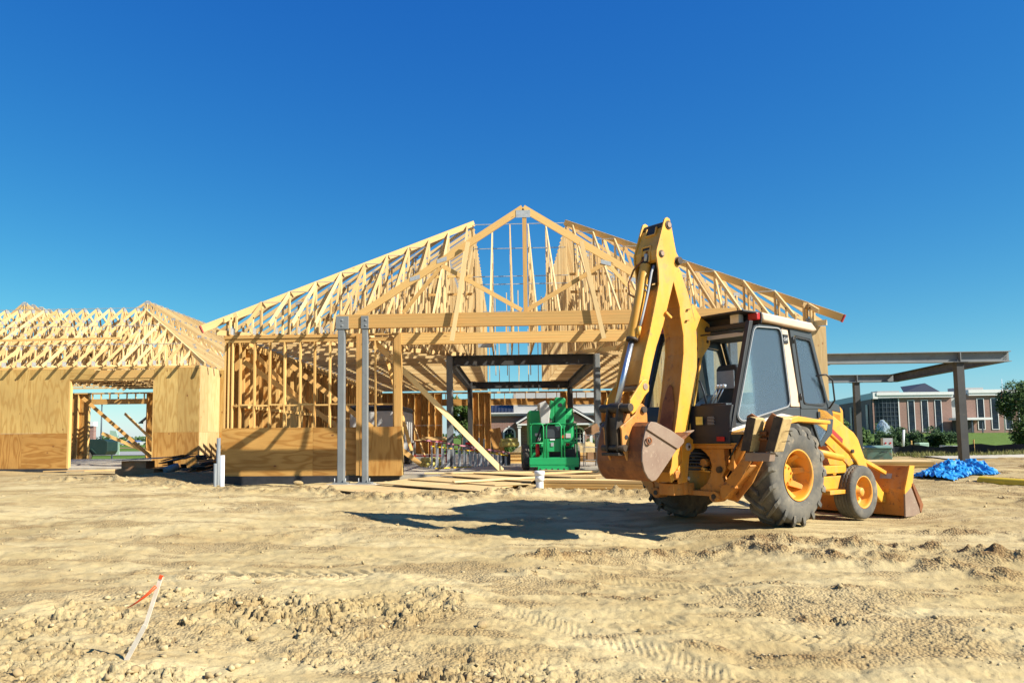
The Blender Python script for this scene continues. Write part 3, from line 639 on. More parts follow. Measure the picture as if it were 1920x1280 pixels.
# roof: hipped, left half
def hip_half(cx, cy, px, py, zp, sgn):
    """corner (cx,cy) rising to peak (px,py,zp); sgn +1 when the roof rises towards +X"""
    run = abs(px-cx); runy = py-cy; z0 = EZ-.06; rise = zp-z0-.24; HEEL = .10+.45*rise/runy
    n = int(run/.61)
    tops = []
    for k in range(1, n+1):                       # jacks standing on the front wall
        x = cx+sgn*k*.61; L = runy*(k*.61)/run
        if L < .5: continue
        def fn(m): truss2d(m, lambda s, z: (x, cy+.45+s, z), max(L-.45, .3), z0, max(rise*(L-.45)/runy, .1), max(1, int(round((L-.45)/1.15))), heel=HEEL, oh=.45)
        part(B, 'jack_truss', ('lumber2', 'plate'), fn)
        zt_ = z0+.19+rise*L/runy; tops.append((x, cy+L, zt_))
    for (a, b_) in zip(tops[1:-1], tops[2:]):
        if random.random() < .8: part(B, 'roof_strap', 'plate', lambda m: m.bar((a[0], a[1]-.05, a[2]+.02), (b_[0], a[1]-.05+.02, a[2]+.01), .05, .012))
    for k in range(1, int(runy/.61)):             # jacks standing on the side wall
        y = cy+k*.61; L = run*(k*.61)/runy
        def fn(m): truss2d(m, lambda s, z: (cx+sgn*(.45+s), y, z), max(L-.45, .3), z0, max(rise*(L-.45)/run, .1), max(1, int(round((L-.45)/1.15))), heel=HEEL, oh=.45, up=(0, 1, 0))
        part(B, 'jack_truss', ('lumber2', 'plate'), fn)
    part(B, 'hip_rafter', ('lumber2' if sgn > 0 else 'lumber'), lambda m: m.bar((cx+sgn*.02, cy+.02, z0+.12), (px, py, zp-.02), .07, .19))
    part(B, 'rafter_end', 'redpaint', lambda m: m.bar((cx-sgn*.0, cy-.0, z0+.10), (cx+sgn*.02, cy+.02, z0+.115), .075, .2))
    part(B, 'hip_girder', ('lumber2', 'plate'), lambda m: m.bar((cx+sgn*.3, cy+.3, z0+.06), (px, py, z0+.06), .05, .14))
    y = py
    while y < YB-.2:                              # common half trusses behind the hip
        def fn(m): truss2d(m, lambda s, z: (cx+sgn*(.45+s), y, z), run-.45, z0, rise*(run-.45)/run, 6, heel=HEEL, oh=.45, up=(0, 1, 0))
        part(B, 'roof_truss', ('lumber2', 'plate'), fn); y += .61
    for q in (.33, .62, .85):                     # long purlin braces lying across the jacks
        xx = cx+sgn*run*q
        part(B, 'lateral_brace', 'lumber', lambda m: m.bar((xx-sgn*.3, py-2.2+q, z0+.19+rise*q*.62), (px, py-2.2+q, z0+.19+rise*q*.62), .035, .085))
    part(B, 'eave_plate', 'lumber', lambda m: m.box(min(cx+sgn*.45, px), max(cx+sgn*.45, px), cy+.46, cy+.60, z0-.05, z0-.004))
hip_half(-7.97, 19.05, -1.04, 26.0, 8.85, 1)
hip_half(8.50, 19.05, 2.16, 25.7, 8.72, -1)
# centre: trusses running front to back
for x in (-.38, .24, .88, 1.50):
    def fn(m): truss2d(m, lambda s, z: (x, 19.9+s, z), 6.1, EZ-.06, 4.25, 5, heel=.34, oh=.3, both=False)
    part(B, 'roof_truss', ('lumber2', 'plate'), fn)
for y, z in ((25.6, 7.8), (24.6, 6.6), (22.5, 5.9), (26.2, 5.6), (25.9, 8.75)):
    part(B, 'roof_strap', 'plate', lambda m: m.bar((-1.04, y, z), (2.16, y+.1, z+.02), .04, .02))
for x in rows(-1.6, 3.0, .61):
    part(B, 'wall_stud', 'lumber2', lambda m: m.bar((x, 37.0, 4.32), (x, 37.0, 8.6-abs(x-.6)*.3), .04, .14))
    part(B, 'wall_stud', 'lumber2', lambda m: m.bar((x+.12, 44.2, 4.0), (x+.12, 44.2, 8.1-abs(x-.6)*.667), .04, .14))
for z in (6.2, 5.2, 7.5): part(B, 'roof_strap', 'plate', lambda m: m.bar((-1.7, 36.9, z), (3.1, 36.9, z+.03), .03, .03))
# porch: steel posts, glulam beam, gable truss
YP = 17.6
for x0, wd in ((-3.90, .20), (-3.33, .17)):
    p = part(B, 'steel_post', 'steel', lambda m: m.box(x0-wd/2+.02, x0+wd/2-.02, YP-.09, YP+.09, .22, 3.86)); bevel(p, .012)
    q = part(B, 'post_bracket', 'steel', lambda m: m.box(x0-wd*.5-(.03 if x0 < -3.5 else .005), x0+wd*.5+(.08 if x0 < -3.5 else .005), YP-.105, YP+.105, 3.86, 4.17)); bevel(q, .006)
    for dz in (.09, .22): part(B, 'bolt', 'plate', lambda m: m.cyl((x0+.035, YP-.12, 3.86+dz), (x0+.035, YP-.10, 3.86+dz), .022, n=8))
    part(B, 'base_plate', 'steel', lambda m: m.box(x0-.17, x0+.17, YP-.17, YP+.17, .20, .225))
    part(B, 'footing', 'concrete', lambda m: m.prism([(x0-.30, YP-.27, 0), (x0+.28, YP-.30, 0), (x0+.31, YP+.2, 0), (x0-.26, YP+.26, 0)], (0, 0, .195)))
    for sx in (-.13, .13): part(B, 'anchor_bolt', 'plate', lambda m: m.cyl((x0+sx, YP-.13, .2), (x0+sx, YP-.13, .33), .012, n=6))
for x0 in (4.75, 5.3):
    part(B, 'steel_post', 'steel', lambda m: m.box(x0-.08, x0+.08, YP-.09, YP+.09, .1, 3.88))
part(B, 'porch_beam', 'glulam', lambda m: m.box(-4.0, 5.4, YP-.07, YP+.07, 3.885, 4.21))
def gable(m, ax=.48, az=6.80, hw=3.95, zb=4.215):
    sl = (az-zb)/hw
    for s in (-1, 1):
        m.bar((ax, YP, az-.075), (ax+s*(hw+.25), YP, zb-sl*.25-.075+.08), .045, .165)
        m.bar((ax+s*1.95, YP+.005, az-1.95*sl-.16), (ax+s*.06, YP+.005, zb+.04), .04, .10)
        m.bar((ax+s*1.99, YP-.002, az-1.95*sl-.2), (ax+s*2.9, YP-.002, zb+.03), .04, .085)
        for px, pz in ((1.95, .13), (2.6, .13)):
            x = ax+s*px; z = az-px*sl-pz
            m.prism([(x-.13, YP-.028, z-.02-s*.04), (x+.11, YP-.028, z-.02-s*.11), (x+.11, YP-.028, z+.08-s*.11), (x-.13, YP-.028, z+.08-s*.04)], (0, .003, 0), mi=1)
    m.bar((ax+.03, YP+.002, zb), (ax+.03, YP+.002, az-.16), .10, .045, upv=(0, 1, 0))
    m.prism([(ax-.17, YP-.03, az-.31), (ax+.17, YP-.03, az-.31), (ax+.17, YP-.03, az-.13), (ax-.17, YP-.03, az-.13)], (0, .004, 0), mi=1)
part(B, 'gable_truss', ('lumber', 'plate'), gable)
part(B, 'brace', 'lumber2', lambda m: m.bar((-.84, 17.47, 5.90), (-1.24, 17.40, 3.52), .10, .04, upv=(0, 1, 0)))
part(B, 'brace', 'lumber2', lambda m: m.bar((1.84, 17.47, 5.85), (2.31, 17.40, 3.52), .10, .04, upv=(0, 1, 0)))
part(B, 'brace', 'lumber2', lambda m: m.bar((-3.50, YF+.30, 3.85), (-.12, 20.9, .33), .05, .145, upv=(0, 0, 1)))
part(B, 'brace', 'lumber', lambda m: m.bar((-7.2, YF+.6, 3.4), (-3.1, YF+1.2, .5), .04, .14))
part(B, 'brace', 'lumber', lambda m: m.bar((-6.2, YF+1.6, 3.4), (-2.5, YF+2.3, .5), .04, .14))
part(B, 'brace', 'lumber', lambda m: m.bar((-5.9, 40.5, 3.0), (-4.7, 38.5, .33), .04, .12)); part(B, 'brace', 'lumber', lambda m: m.bar((-3.3, YF+1.3, 3.4), (-2.7, YF+1.8, .9), .04, .10))
part(B, 'brace', 'lumber2', lambda m: m.bar((-4.2, 33, 2.2), (-3.2, 30, .33), .04, .14)); part(B, 'brace', 'lumber', lambda m: m.bar((-6.9, YF+.25, 3.7), (-5.4, YF+.3, 2.2), .04, .10))
for (x, y, z) in ((-4.6, 25, 4.3), (-4.9, 22.5, 4.35), (-2.9, 22.4, 4.3), (-1.5, 22, 4.15), (-.6, 23.0, 4.15)):
    part(B, 'hanger_plate', 'plate', lambda m: m.box(x-.22, x+.22, y, y+.03, z-.12, z+.14))

# grey steel frame standing inside
SF = site('steel_portal_frame', 'grey steel box frame of four posts and beams inside the middle of the timber building', 'steel frame', (.6, 31, FL))
for (x, y, wd) in ((-1.86, 25, .21), (3.05, 25, .21), (-1.75, 37, .24), (3.18, 37, .24)):
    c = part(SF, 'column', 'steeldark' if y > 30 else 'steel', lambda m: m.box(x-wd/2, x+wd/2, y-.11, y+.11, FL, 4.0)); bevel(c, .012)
def ibeam(m, a, b, h=.34, w=.20, z=3.83):
    a = Vector(a); b = Vector(b)
    for dz, hh, ww in ((h/2-.01, .022, w), (-h/2+.01, .022, w), (0, h-.044, .016)): m.bar(a+Vector((0, 0, dz)), b+Vector((0, 0, dz)), ww, hh)
for a, b in (((-1.75, 25, 3.83), (2.94, 25, 3.83)), ((-1.63, 37, 3.83), (3.06, 37, 3.83)), ((-1.84, 25.12, 3.825), (-1.77, 36.88, 3.825)), ((3.05, 25.12, 3.825), (3.16, 36.88, 3.825))):
    part(SF, 'beam', 'steeldark', lambda m: ibeam(m, a, b))

# steel canopy frame at the right
CF = site('steel_canopy_frame', 'dark steel canopy frame on posts at the right end of the timber building', 'steel frame', (12.9, 22, .3))
for (x, y, h) in ((12.93, 22, 3.56), (13.72, 30, 3.56)):
    def colm(m): m.box(x-.11, x+.11, y-.11, y-.09, .1, h); m.box(x-.11, x+.11, y+.09, y+.11, .1, h); m.box(x-.008, x+.008, y-.09, y+.09, .1, h)
    part(CF, 'column', 'steeldark', lambda m: m.box(x-.10, x+.10, y-.10, y+.10, .1, h-.30))
    part(CF, 'cap_plate', 'steeldark', lambda m: m.box(x-.19, x+.19, y-.16, y+.16, h-.30, h-.28))
    part(CF, 'stiffener', 'steel', lambda m: m.box(x-.012, x+.012, y-.14, y-.02, h-.28, h-.02))
for a, b in (((8.35, 22, 3.42), (14.33, 22, 3.42)), ((8.35, 30, 3.42), (15.15, 30, 3.42)), ((14.15, 22.12, 3.41), (15.10, 29.88, 3.41)), ((9.3, 22.12, 3.41), (9.3, 29.88, 3.41))):
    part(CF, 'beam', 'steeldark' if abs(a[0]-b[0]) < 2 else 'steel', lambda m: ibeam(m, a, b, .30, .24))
part(CF, 'bolt_group', 'black', lambda m: [m.cyl((14.2+.06*i, 21.985, 3.36+.06*j), (14.2+.06*i, 21.975, 3.36+.06*j), .012, n=6) for i in range(2) for j in range(3)])

# ---------------------------------------------------------------- left timber building
LB = site('plywood_sided_building', 'lower plywood sided building with bare roof trusses and a wide doorway, at the left', 'building', (-15, 28, .2))
LX, LY, LZ, LP = -11.72, 28.0, .20, 4.2
part(LB, 'floor_slab', 'concrete', lambda m: (m.box(-26, LX-.02, LY+.02, 41, LZ-.2, LZ+.04)))
part(LB, 'foundation_wall', 'foundation', lambda m: (m.box(-26, -16.9, LY-.05, LY+.1, -.3, LZ+.0), m.box(-13.5, LX+.02, LY-.05, LY+.1, -.3, LZ), m.box(LX-.1, LX+.03, LY+.1, 30.0, -.3, LZ), m.box(LX, -7.6, 30.0, 30.1, -.3, LZ)))
def sheets(xs, y, z0, zmid, z1, axis='x', mat='ply', low='ply2'):
    for a, b in zip(xs[:-1], xs[1:]):
        for (za, zb, mt) in ((z0, zmid-.004, low), (zmid, z1, mat)):
            if axis == 'x': part(LB, 'plywood_panel', mt, lambda m: m.box(a+.003, b-.003, y-.018, y, za, zb))
            else: part(LB, 'plywood_panel', mt, lambda m: m.box(y, y+.018, a+.003, b-.003, za, zb))
sheets([-26, -23.6, -21.2, -19.9, -18.7, -16.86], LY, LZ, 1.56, 4.02); sheets([-13.50, -12.55, LX], LY, LZ, 1.56, 4.02)
sheets([28.0, 28.8, 30.0], LX+.002, LZ, 1.56, 4.1, 'y', 'plypale', 'plypale'); sheets([LX+.02, -10.6, -9.4, -8.2, -7.6], 30.0, LZ, 1.56, 4.1, 'x', 'ply', 'ply2')
part(LB, 'panel_over_door', 'ply', lambda m: m.box(-16.86, -15.9, LY-.018, LY, 3.62, 4.02)); part(LB, 'header_beam', 'glulam', lambda m: m.box(-15.89, -13.51, LY-.014, LY+.1, 3.66, 3.98))
part(LB, 'header_beam', 'lumber', lambda m: m.box(-16.86, -13.5, LY+.01, LY+.14, 3.58, 3.655))
for x in (-16.88, -16.84, -13.52): part(LB, 'door_post', 'lumber', lambda m: m.box(x-.019, x+.019, LY-.02, LY+.14, LZ, 3.57))
part(LB, 'top_plate', 'lumber', lambda m: m.box(-26, LX, LY, LY+.14, 4.03, 4.12)); part(LB, 'top_plate', 'lumber', lambda m: m.box(LX-.14, LX, LY+.15, 30, 4.03, 4.12)); part(LB, 'top_plate', 'lumber', lambda m: m.box(LX, -7.9, 30.0, 30.14, 4.1, 4.2))
YB2 = 41.0
for (a, b) in ((-26, -23.45), (-20.15, -12)):
    x = a
    while x < b-.05:
        c = min(x+1.22, b); part(LB, 'plywood_panel', 'ply2', lambda m: m.box(x+.002, c-.002, YB2, YB2+.018, LZ, 3.95)); x = c
    for x in rows(a+.03, b-.03, .61): part(LB, 'stud', 'lumber', lambda m: m.box(x-.019, x+.019, YB2-.14, YB2, LZ+.04, 3.87))
part(LB, 'header_beam', 'lumber', lambda m: m.box(-23.45, -20.15, YB2-.14, YB2-.01, 3.3, 3.6)); part(LB, 'top_plate', 'lumber', lambda m: m.box(-26, -12, YB2-.14, YB2, 3.88, 3.96))
for x in rows(-23.3, -20.3, .5): part(LB, 'cripple_stud', 'lumber', lambda m: m.box(x-.019, x+.019, YB2-.13, YB2-.02, 3.6, 3.88))
for x in (-22.9, -23.2): pass
for y in (): part(LB, 'stud', 'lumber', lambda m: m.box(-19.62, -19.5, y-.019, y+.019, LZ, 3.88))
for y in (): part(LB, 'plywood_panel', 'ply2', lambda m: m.box(-19.64, -19.622, y+.002, y+1.21, LZ, 3.9))
for a, b in (((-17.2, 29.5, 3.0), (-14.3, 30.3, .25)), ((-20.4, 39, 2.7), (-17.0, 37.5, .25)), ((-18.3, 33, 1.6), (-15.2, 33.4, .25))):
    part(LB, 'brace', 'lumber', lambda m: m.bar(a, b, .04, .14))
# roof: trusses across, hip at the right end
z0 = 4.13; PK = 32.6
for x in rows(-25.8, -16.6, .61):
    def fn(m): truss2d(m, lambda s, z: (x, LY+s, z), PK-LY, z0, (PK-LY)*.63, 4, oh=.30, both=True)
    part(LB, 'roof_truss', ('lumber2', 'plate'), fn)
for k in range(1, 8):
    x = LX-.05-.61*k; L = .61*k+.1
    def fn(m): truss2d(m, lambda s, z: (x, LY+s, z), L, z0, L*.63, max(1, int(L/1.2)), oh=.30)
    part(LB, 'jack_truss', ('lumber2', 'plate'), fn)
for k in range(1, 8):
    y = LY+.61*k; L = .61*k+.1
    def fn(m): truss2d(m, lambda s, z: (LX-s+.0, y, z), L, z0, L*.63, max(1, int(L/1.2)), oh=.35, up=(0, 1, 0))
    part(LB, 'jack_truss', ('lumber2', 'plate'), fn)
for k in range(20):                        # cross wing: trusses parallel to the front, peak just above the ridge
    y = PK+.3+.61*k
    if y > 41: break
    def fn(m): truss2d(m, lambda s, z: (LX+.35-s, y, z), 4.9, z0, 3.25, 4, oh=.35, up=(0, 1, 0), both=True)
    part(LB, 'roof_truss', ('lumber2', 'plate'), fn)
    if k < 4 or k % 3 == 0:
        def fn(m): truss2d(m, lambda s, z: (-22.1+4.0-s, y, z), 4.0, z0, 3.3, 3, oh=.1, up=(0, 1, 0), both=True)
        part(LB, 'roof_truss', ('lumber2', 'plate'), fn)
part(LB, 'hip_rafter', 'lumber2', lambda m: m.bar((LX+.3, LY-.3, z0+.0), (LX-4.6, PK, z0+3.05), .05, .16))
for q in (.25, .6, .97):
    part(LB, 'roof_strap', 'plate', lambda m: m.bar((-26, LY+(PK-LY)*q, z0+.28+(PK-LY)*.63*q), (-11.9-4.4*q, LY+(PK-LY)*q, z0+.27+(PK-LY)*.63*q), .04, .02))
for q in (.2, .45, .7, .95): part(LB, 'lateral_brace', 'lumber', lambda m: m.bar((-26, LY+(PK-LY)*q+.2, z0+1.2), (-15.5, LY+(PK-LY)*q+.2, z0+1.25), .04, .09))
# ---------------------------------------------------------------- vegetation helpers
def leaves(mb, cx, cy, cz, rx, ry, rz, n, ls, seed, shape='ball', lumps=9):
    rs = np.random.RandomState(seed); L = []
    for k in range(lumps):
        a = rs.rand()*6.28; u = rs.uniform(-1, 1); w_ = (1-u*u)**.5*(.62 if shape == 'ball' else .55*(1-.55*max(u, -.2)))
        L.append((w_*math.cos(a), w_*math.sin(a), u*.72, rs.uniform(.28, .5)))
    for i in range(n):
        lx, ly, lz, lr = L[rs.randint(len(L))]
        d = rs.normal(size=3); d /= np.linalg.norm(d); q = rs.uniform(.55, 1.05)*lr
        p = Vector((cx+(lx+d[0]*q)*rx, cy+(ly+d[1]*q)*ry, cz+(lz+d[2]*q)*rz))
        a = Vector(rs.normal(size=3)).normalized(); b = a.orthogonal().normalized(); s_ = ls*rs.uniform(.6, 1.4)
        mb.quad(p-a*s_-b*s_*.5, p+a*s_-b*s_*.5, p+a*s_+b*s_*.5, p-a*s_+b*s_*.5, r=float(np.clip(rs.rand()*.6+.4*(rs.rand()), 0, 1)))
def tree(name, label, x, y, zb, zt, rx, crown_from, n, ls, seed, mat='leaf', group=None, cat='tree'):
    t = site(name, label, cat, (x, y, zb), group)
    m = MB(); hh = zt-zb; rs = random.Random(seed)
    m.tube([(x, y, zb-.1), (x+.03*hh, y, zb+hh*.35), (x-.01*hh, y, zb+hh*.8)], [hh*.022, hh*.016, hh*.005], 7)
    for k in range(7):
        z = zb+hh*(.25+.08*k); a = rs.random()*6.28; l = rx*(.75-.05*k)
        m.tube([(x, y, z), (x+math.cos(a)*l*.5, y+math.sin(a)*l*.5, z+hh*.07), (x+math.cos(a)*l, y+math.sin(a)*l, z+hh*.15)], [hh*.008, hh*.005, hh*.002], 5)
    m.build('trunk', 'bark', t)
    m = MB(); zc = (crown_from+zt)/2; leaves(m, x, y, zc, rx, rx, (zt-crown_from)/2*1.1, n, ls, seed, 'ball', 16); m.build('crown', mat, t); return t
def bush(name, label, x, y, zb, h, rx, ry, n, ls, seed, mat='leafdark', group=None, cat='bush'):
    m = MB(); leaves(m, x, y, zb+h*.45, rx, ry, h*.62, n, ls, seed, 'ball', 14)
    o = m.build(name, mat); return tag(o, label, cat, group)
tree('young_tree', 'young leafy green tree cut off by the right edge, on the lawn before the office', 19.85, 30, .55, 3.15, .95, .85, 11000, .036, 4)
tree('broad_tree', 'leafy tree seen through the rear opening beside the left steel columns', -3.3, 55, .1, 4.1, 1.0, 1.7, 3200, .085, 9)
t_ = tree('slim_tree', 'small thin tree growing behind the fountain by the office glass wall', 27.0, 62, .55, 2.4, .7, 1.0, 900, .08, 19)
hb = site('juniper_hedge', 'low spreading dark green juniper hedge behind the teal cabinet', 'hedge', (18.2, 34, .6))
for k, (x, y, h, r_) in enumerate(((17.0, 34, .55, .8), (17.7, 34.3, .85, .8), (18.5, 34, .8, .85), (19.2, 34.2, .75, .75), (18.2, 35, .95, .9), (16.8, 34.8, .7, .6))):
    m = MB(); leaves(m, x, y, .62+h*.45, r_, .7, h*.7, 2600, .036, 60+k, 'ball', 10); m.build('shrub', 'leafdark', hb)
bush('round_bush', 'round green bush in front of the brick building seen past the boom lift', .30, 58.4, .1, 1.3, .8, .7, 2200, .07, 31, 'leaf')
bush('small_bush', 'small bush beside the arched window right of the green lift', 6.6, 59, .1, .9, .6, .5, 500, .07, 33, 'leaf')
for k, (x, y, h, r_) in enumerate(((24.6, 62, .9, 1.0), (26.0, 62, 1.3, .9), (29.6, 64, 1.3, .9), (45.0, 92, 1.8, 1.6))):
    bush('background_bush', ['low brownish bush at the foot of the left steel canopy post', 'rounded bush just left of the fountain', 'green bush rising behind the right side of the fountain', 'bare brown bush left of the office entrance'][k], x, y, float(terrain(np.array([x]), np.array([y]))[0][0]), h, r_, r_*.8, 700, .10, 70+k, 'leaf')
def treeline():
    m = MB(); rs = np.random.RandomState(5)
    for k in range(240):
        a = R(-46+92*k/240)+yaw; q = 1150+rs.rand()*150; x, y = q*math.sin(a), q*math.cos(a); h = 5+4*rs.rand()
        for j in range(26):
            p = Vector((x+rs.normal()*7, y+rs.normal()*6, rs.rand()*h)); a_ = Vector(rs.normal(size=3)).normalized(); b = a_.orthogonal().normalized()
            m.quad(p-a_*1.8-b*1.4, p+a_*1.8-b*1.4, p+a_*1.8+b*1.4, p-a_*1.8+b*1.4, r=rs.rand())
    return tag(m.build('distant_woods', 'leafdark'), 'thin far line of dark trees on the flat horizon', 'woods', kind='stuff')
treeline()
# ---------------------------------------------------------------- strips of road, path and field, laid on the terrain
def strip(name, mat, pts, wd, lift=.03, grass=0, seg=3.0):
    V = []; F = []
    for (ax, ay), (bx, by) in zip(pts[:-1], pts[1:]):
        n = max(1, int(math.hypot(bx-ax, by-ay)/seg))
        for i in range(n+1):
            t = i/n; x = ax+(bx-ax)*t; y = ay+(by-ay)*t; L = math.hypot(bx-ax, by-ay); nx, ny = -(by-ay)/L, (bx-ax)/L
            for s in (-.5, 0, .5):
                px, py = x+nx*wd*s, y+ny*wd*s; V.append((px, py, float(terrain(np.array([px]), np.array([py]), False)[0][0])+lift))
            if i: b = len(V)-6; F += [(b, b+1, b+4, b+3), (b+1, b+2, b+5, b+4)]
    me = bpy.data.meshes.new(name); me.from_pydata(V, [], F); me.materials.append(M[mat]); o = link(name, me)
    at = me.attributes.new('grass', 'FLOAT', 'POINT'); at.data.foreach_set('value', np.full(len(V), grass, 'f')); return tag(o, kind='structure')
M['field'] = paint('dry_field', (.34, .22, .09), (.26, .17, .07), .05, .4, .7, .95)
strip('road', 'asphalt', [(-120, 68), (-12, 68)], 20, .05, seg=6); strip('field', 'field', [(-160, 118), (-30, 118)], 14, .05, seg=10)
strip('path', 'concrete', [(19, 45.5), (60, 46.5)], 3.2, .06); strip('entrance_path', 'concrete', [(84, 158), (100, 155)], 4, .08); strip('kerb_strip', 'concrete', [(13.5, 24.6), (30, 26)], 1.3, .04)
# ---------------------------------------------------------------- office building on the right
OB = site('brick_office_building', 'two storey brick office with tall windows, glass corner and white parapet behind the canopy posts', 'building', (88, 160, 1.3))
OB['label'] = 'two storey brick office with white parapet, glass corner and tall windows at the right'
O0 = 160.0
part(OB, 'wall', 'brick', lambda m: m.box(81.63, 92.2, O0, O0+.4, 1.2, 8.9)); part(OB, 'wall', 'brick', lambda m: m.box(94.9, 116, O0-.3, O0+.2, 1.2, 9.3))
part(OB, 'wall', 'brick', lambda m: m.prism([(76.3, O0, 1.2), (86.5, O0+50, 1.2), (86.8, O0+50, 1.2), (76.6, O0, 1.2)], (0, 0, 7.3)))
part(OB, 'wall', 'stucco', lambda m: m.box(88.0, 116, O0+.5, O0+28, 1.2, 8.6)); part(OB, 'corner_trim', 'trim', lambda m: m.box(81.45, 81.66, O0-.12, O0-.003, 1.2, 8.6))
part(OB, 'parapet', 'trim', lambda m: (m.box(76.9, 92.35, O0-.75, O0+.3, 9.25, 9.85), m.box(77.0, 92.3, O0-.55, O0+.3, 8.75, 9.245)))
part(OB, 'parapet', 'trim', lambda m: (m.box(95.2, 116, O0-.95, O0+.3, 9.5, 10.2), m.box(95.3, 116, O0-.8, O0+.3, 9.0, 9.495)))
part(OB, 'parapet', 'trim', lambda m: m.prism([(76.2, O0-.6, 8.55), (86.6, O0+50, 8.55), (87.6, O0+50, 8.55), (77.2, O0-.6, 8.55)], (0, 0, 1.3)))
def glasswall(name, a, b, z0_, z1_, nx, nz):
    g = MB(); a = Vector(a); b = Vector(b); d = (b-a)/nx; nrm = Vector((d.y, -d.x, 0)).normalized()
    for i in range(nx):
        for j in range(nz):
            za = z0_+(z1_-z0_)*j/nz; zb = z0_+(z1_-z0_)*(j+1)/nz; p = a+d*i; q = a+d*(i+1)
            g.quad((p.x, p.y, za), (q.x, q.y, za), (q.x, q.y, zb), (p.x, p.y, zb))
    o = g.build(name, 'winglass', OB); mm = MB()
    for i in range(nx+1): p = a+d*i+nrm*.05; mm.bar((p.x, p.y, z0_), (p.x, p.y, z1_), .10, .08, upv=tuple(nrm))
    for j in range(nz+1): z = z0_+(z1_-z0_)*j/nz; mm.bar((a.x+nrm.x*.051, a.y+nrm.y*.051, z), (b.x+nrm.x*.051, b.y+nrm.y*.051, z), .08, .09)
    q = mm.build('mullion', 'mullion', o); tag(q, kind='stuff')
glasswall('glass_wall', (78.3, O0+.02, 0), (81.44, O0+.02, 0), 1.3, 8.6, 4, 8); glasswall('glass_wall', (76.35, O0+.5, 0), (78.28, O0+.02, 0), 1.3, 8.6, 3, 8)
glasswall('glass_wall', (92.25, O0+1.2, 0), (94.88, O0+1.2, 0), 4.6, 9.2, 5, 8)
def tallwin(cx, w_, z0_, z1_, y, n=6, tilt=0):
    f = MB(); h = .13
    for (a, b, c, d) in ((cx-w_/2-h, cx-w_/2, z0_-h, z1_+h), (cx+w_/2, cx+w_/2+h, z0_-h, z1_+h), (cx-w_/2, cx+w_/2, z1_, z1_+h), (cx-w_/2, cx+w_/2, z0_-h, z0_)): f.box(a, b, y-.10, y-.002, c, d)
    fr = f.build('window', 'trim', OB)
    for k in range(n):
        a = z0_+(z1_-z0_)*k/n; b = z0_+(z1_-z0_)*(k+1)/n; MB().box(cx-w_/2+.01, cx+w_/2-.01, y-.04, y-.01, a+.04, b-.01).build('pane', 'winglass', fr)
for cx in (84.05, 86.75, 89.45): tallwin(cx, 1.15, 1.7, 8.1, O0)
for cx in (97.75, 100.5, 103.2, 106, 108.8): tallwin(cx, 1.2, 2.1, 8.3, O0-.3)
for t_ in (.05, .17, .32, .48, .66, .85):
    x = 76.3+10.2*t_-.03; y = O0+50*t_+.6; m = MB().prism([(x, y, 2.3), (x+.35, y+1.7, 2.3), (x+.30, y+1.71, 2.3), (x-.05, y+.01, 2.3)], (0, 0, 5.2)); m.build('window', 'winglass', OB)
part(OB, 'canopy', 'trim', lambda m: m.box(91.2, 97.4, O0-4.5, O0-.4, 3.95, 4.4)); part(OB, 'entrance', 'black', lambda m: m.box(91.9, 96.2, O0-.36, O0-.31, 1.2, 3.94))
for x in (91.8, 93.6, 95.6): part(OB, 'canopy_post', 'mullion', lambda m: m.box(x-.1, x+.1, O0-4.2, O0-4, 1.2, 3.94))
def roofp(m): m.prism([(84.4, O0+3, 10.0), (91.8, O0+3, 10.0), (90.3, O0+6, 12.1), (85.3, O0+6, 11.4)], (0, .2, 0)); m.prism([(91.8, O0+3, 10.0), (91.8, O0+9, 10.0), (90.3, O0+6, 12.1)], (.1, 0, 0)); m.box(84.4, 91.8, O0+3.3, O0+9, 9.0, 10.0)
part(OB, 'skylight_roof', 'roofdark', roofp); part(OB, 'roof_unit', 'stucco', lambda m: m.box(79.4, 83.9, O0+4, O0+7, 9.0, 10.4)); part(OB, 'roof_unit', 'stucco', lambda m: m.box(95.6, 101.2, O0+4, O0+7, 9.0, 10.9))
# flag on a pole before the office
FP = site('flag_pole', 'white flag pole with a red and white flag partly hidden by the young tree', 'flag', (99.5, 140, 1.2))
part(FP, 'pole', 'white', lambda m: m.cyl((99.5-9.8, 140, 1.1), (99.5-9.8, 140, 11), .06, .04)); part(FP, 'flag', 'redpaint', lambda m: m.prism([(89.4, 140, 7.4), (90.3, 140, 7.0), (90.2, 140.1, 8.2), (89.5, 140, 9.0)], (0, .03, 0)))
# ---------------------------------------------------------------- brick building behind the centre
CB = site('low_brick_building', 'low brick building with grey upper wall, gabled entrance and arched windows behind the green lift', 'building', (4, 60, .1))
Y0 = 60.0
part(CB, 'wall', 'brick', lambda m: m.box(-1.9, 22, Y0, Y0+8, 0, 2.96)); part(CB, 'cornice', 'trim', lambda m: (m.box(-2.1, 22.2, Y0-.25, Y0+8, 2.965, 3.12), m.box(-2.2, 22.3, Y0-.4, Y0+8, 3.125, 3.22)))
part(CB, 'upper_wall', 'stucco', lambda m: m.box(.66, 22, Y0+.8, Y0+8, 3.22, 4.9)); part(CB, 'sign_board', 'trim', lambda m: m.box(1.2, 21, Y0+.7, Y0+.795, 3.9, 4.3))
part(CB, 'metal_roof', 'roofdark', lambda m: m.prism([(-2.1, Y0-.1, 3.222), (.655, Y0-.1, 3.222), (.655, Y0+2.5, 3.9), (-2.1, Y0+2.5, 3.9)], (0, .1, .12)))
for x in rows(-2.0, .5, .28): part(CB, 'roof_seam', 'roofdark', lambda m: m.bar((x, Y0-.12, 3.345), (x, Y0+2.5, 4.03), .03, .05))
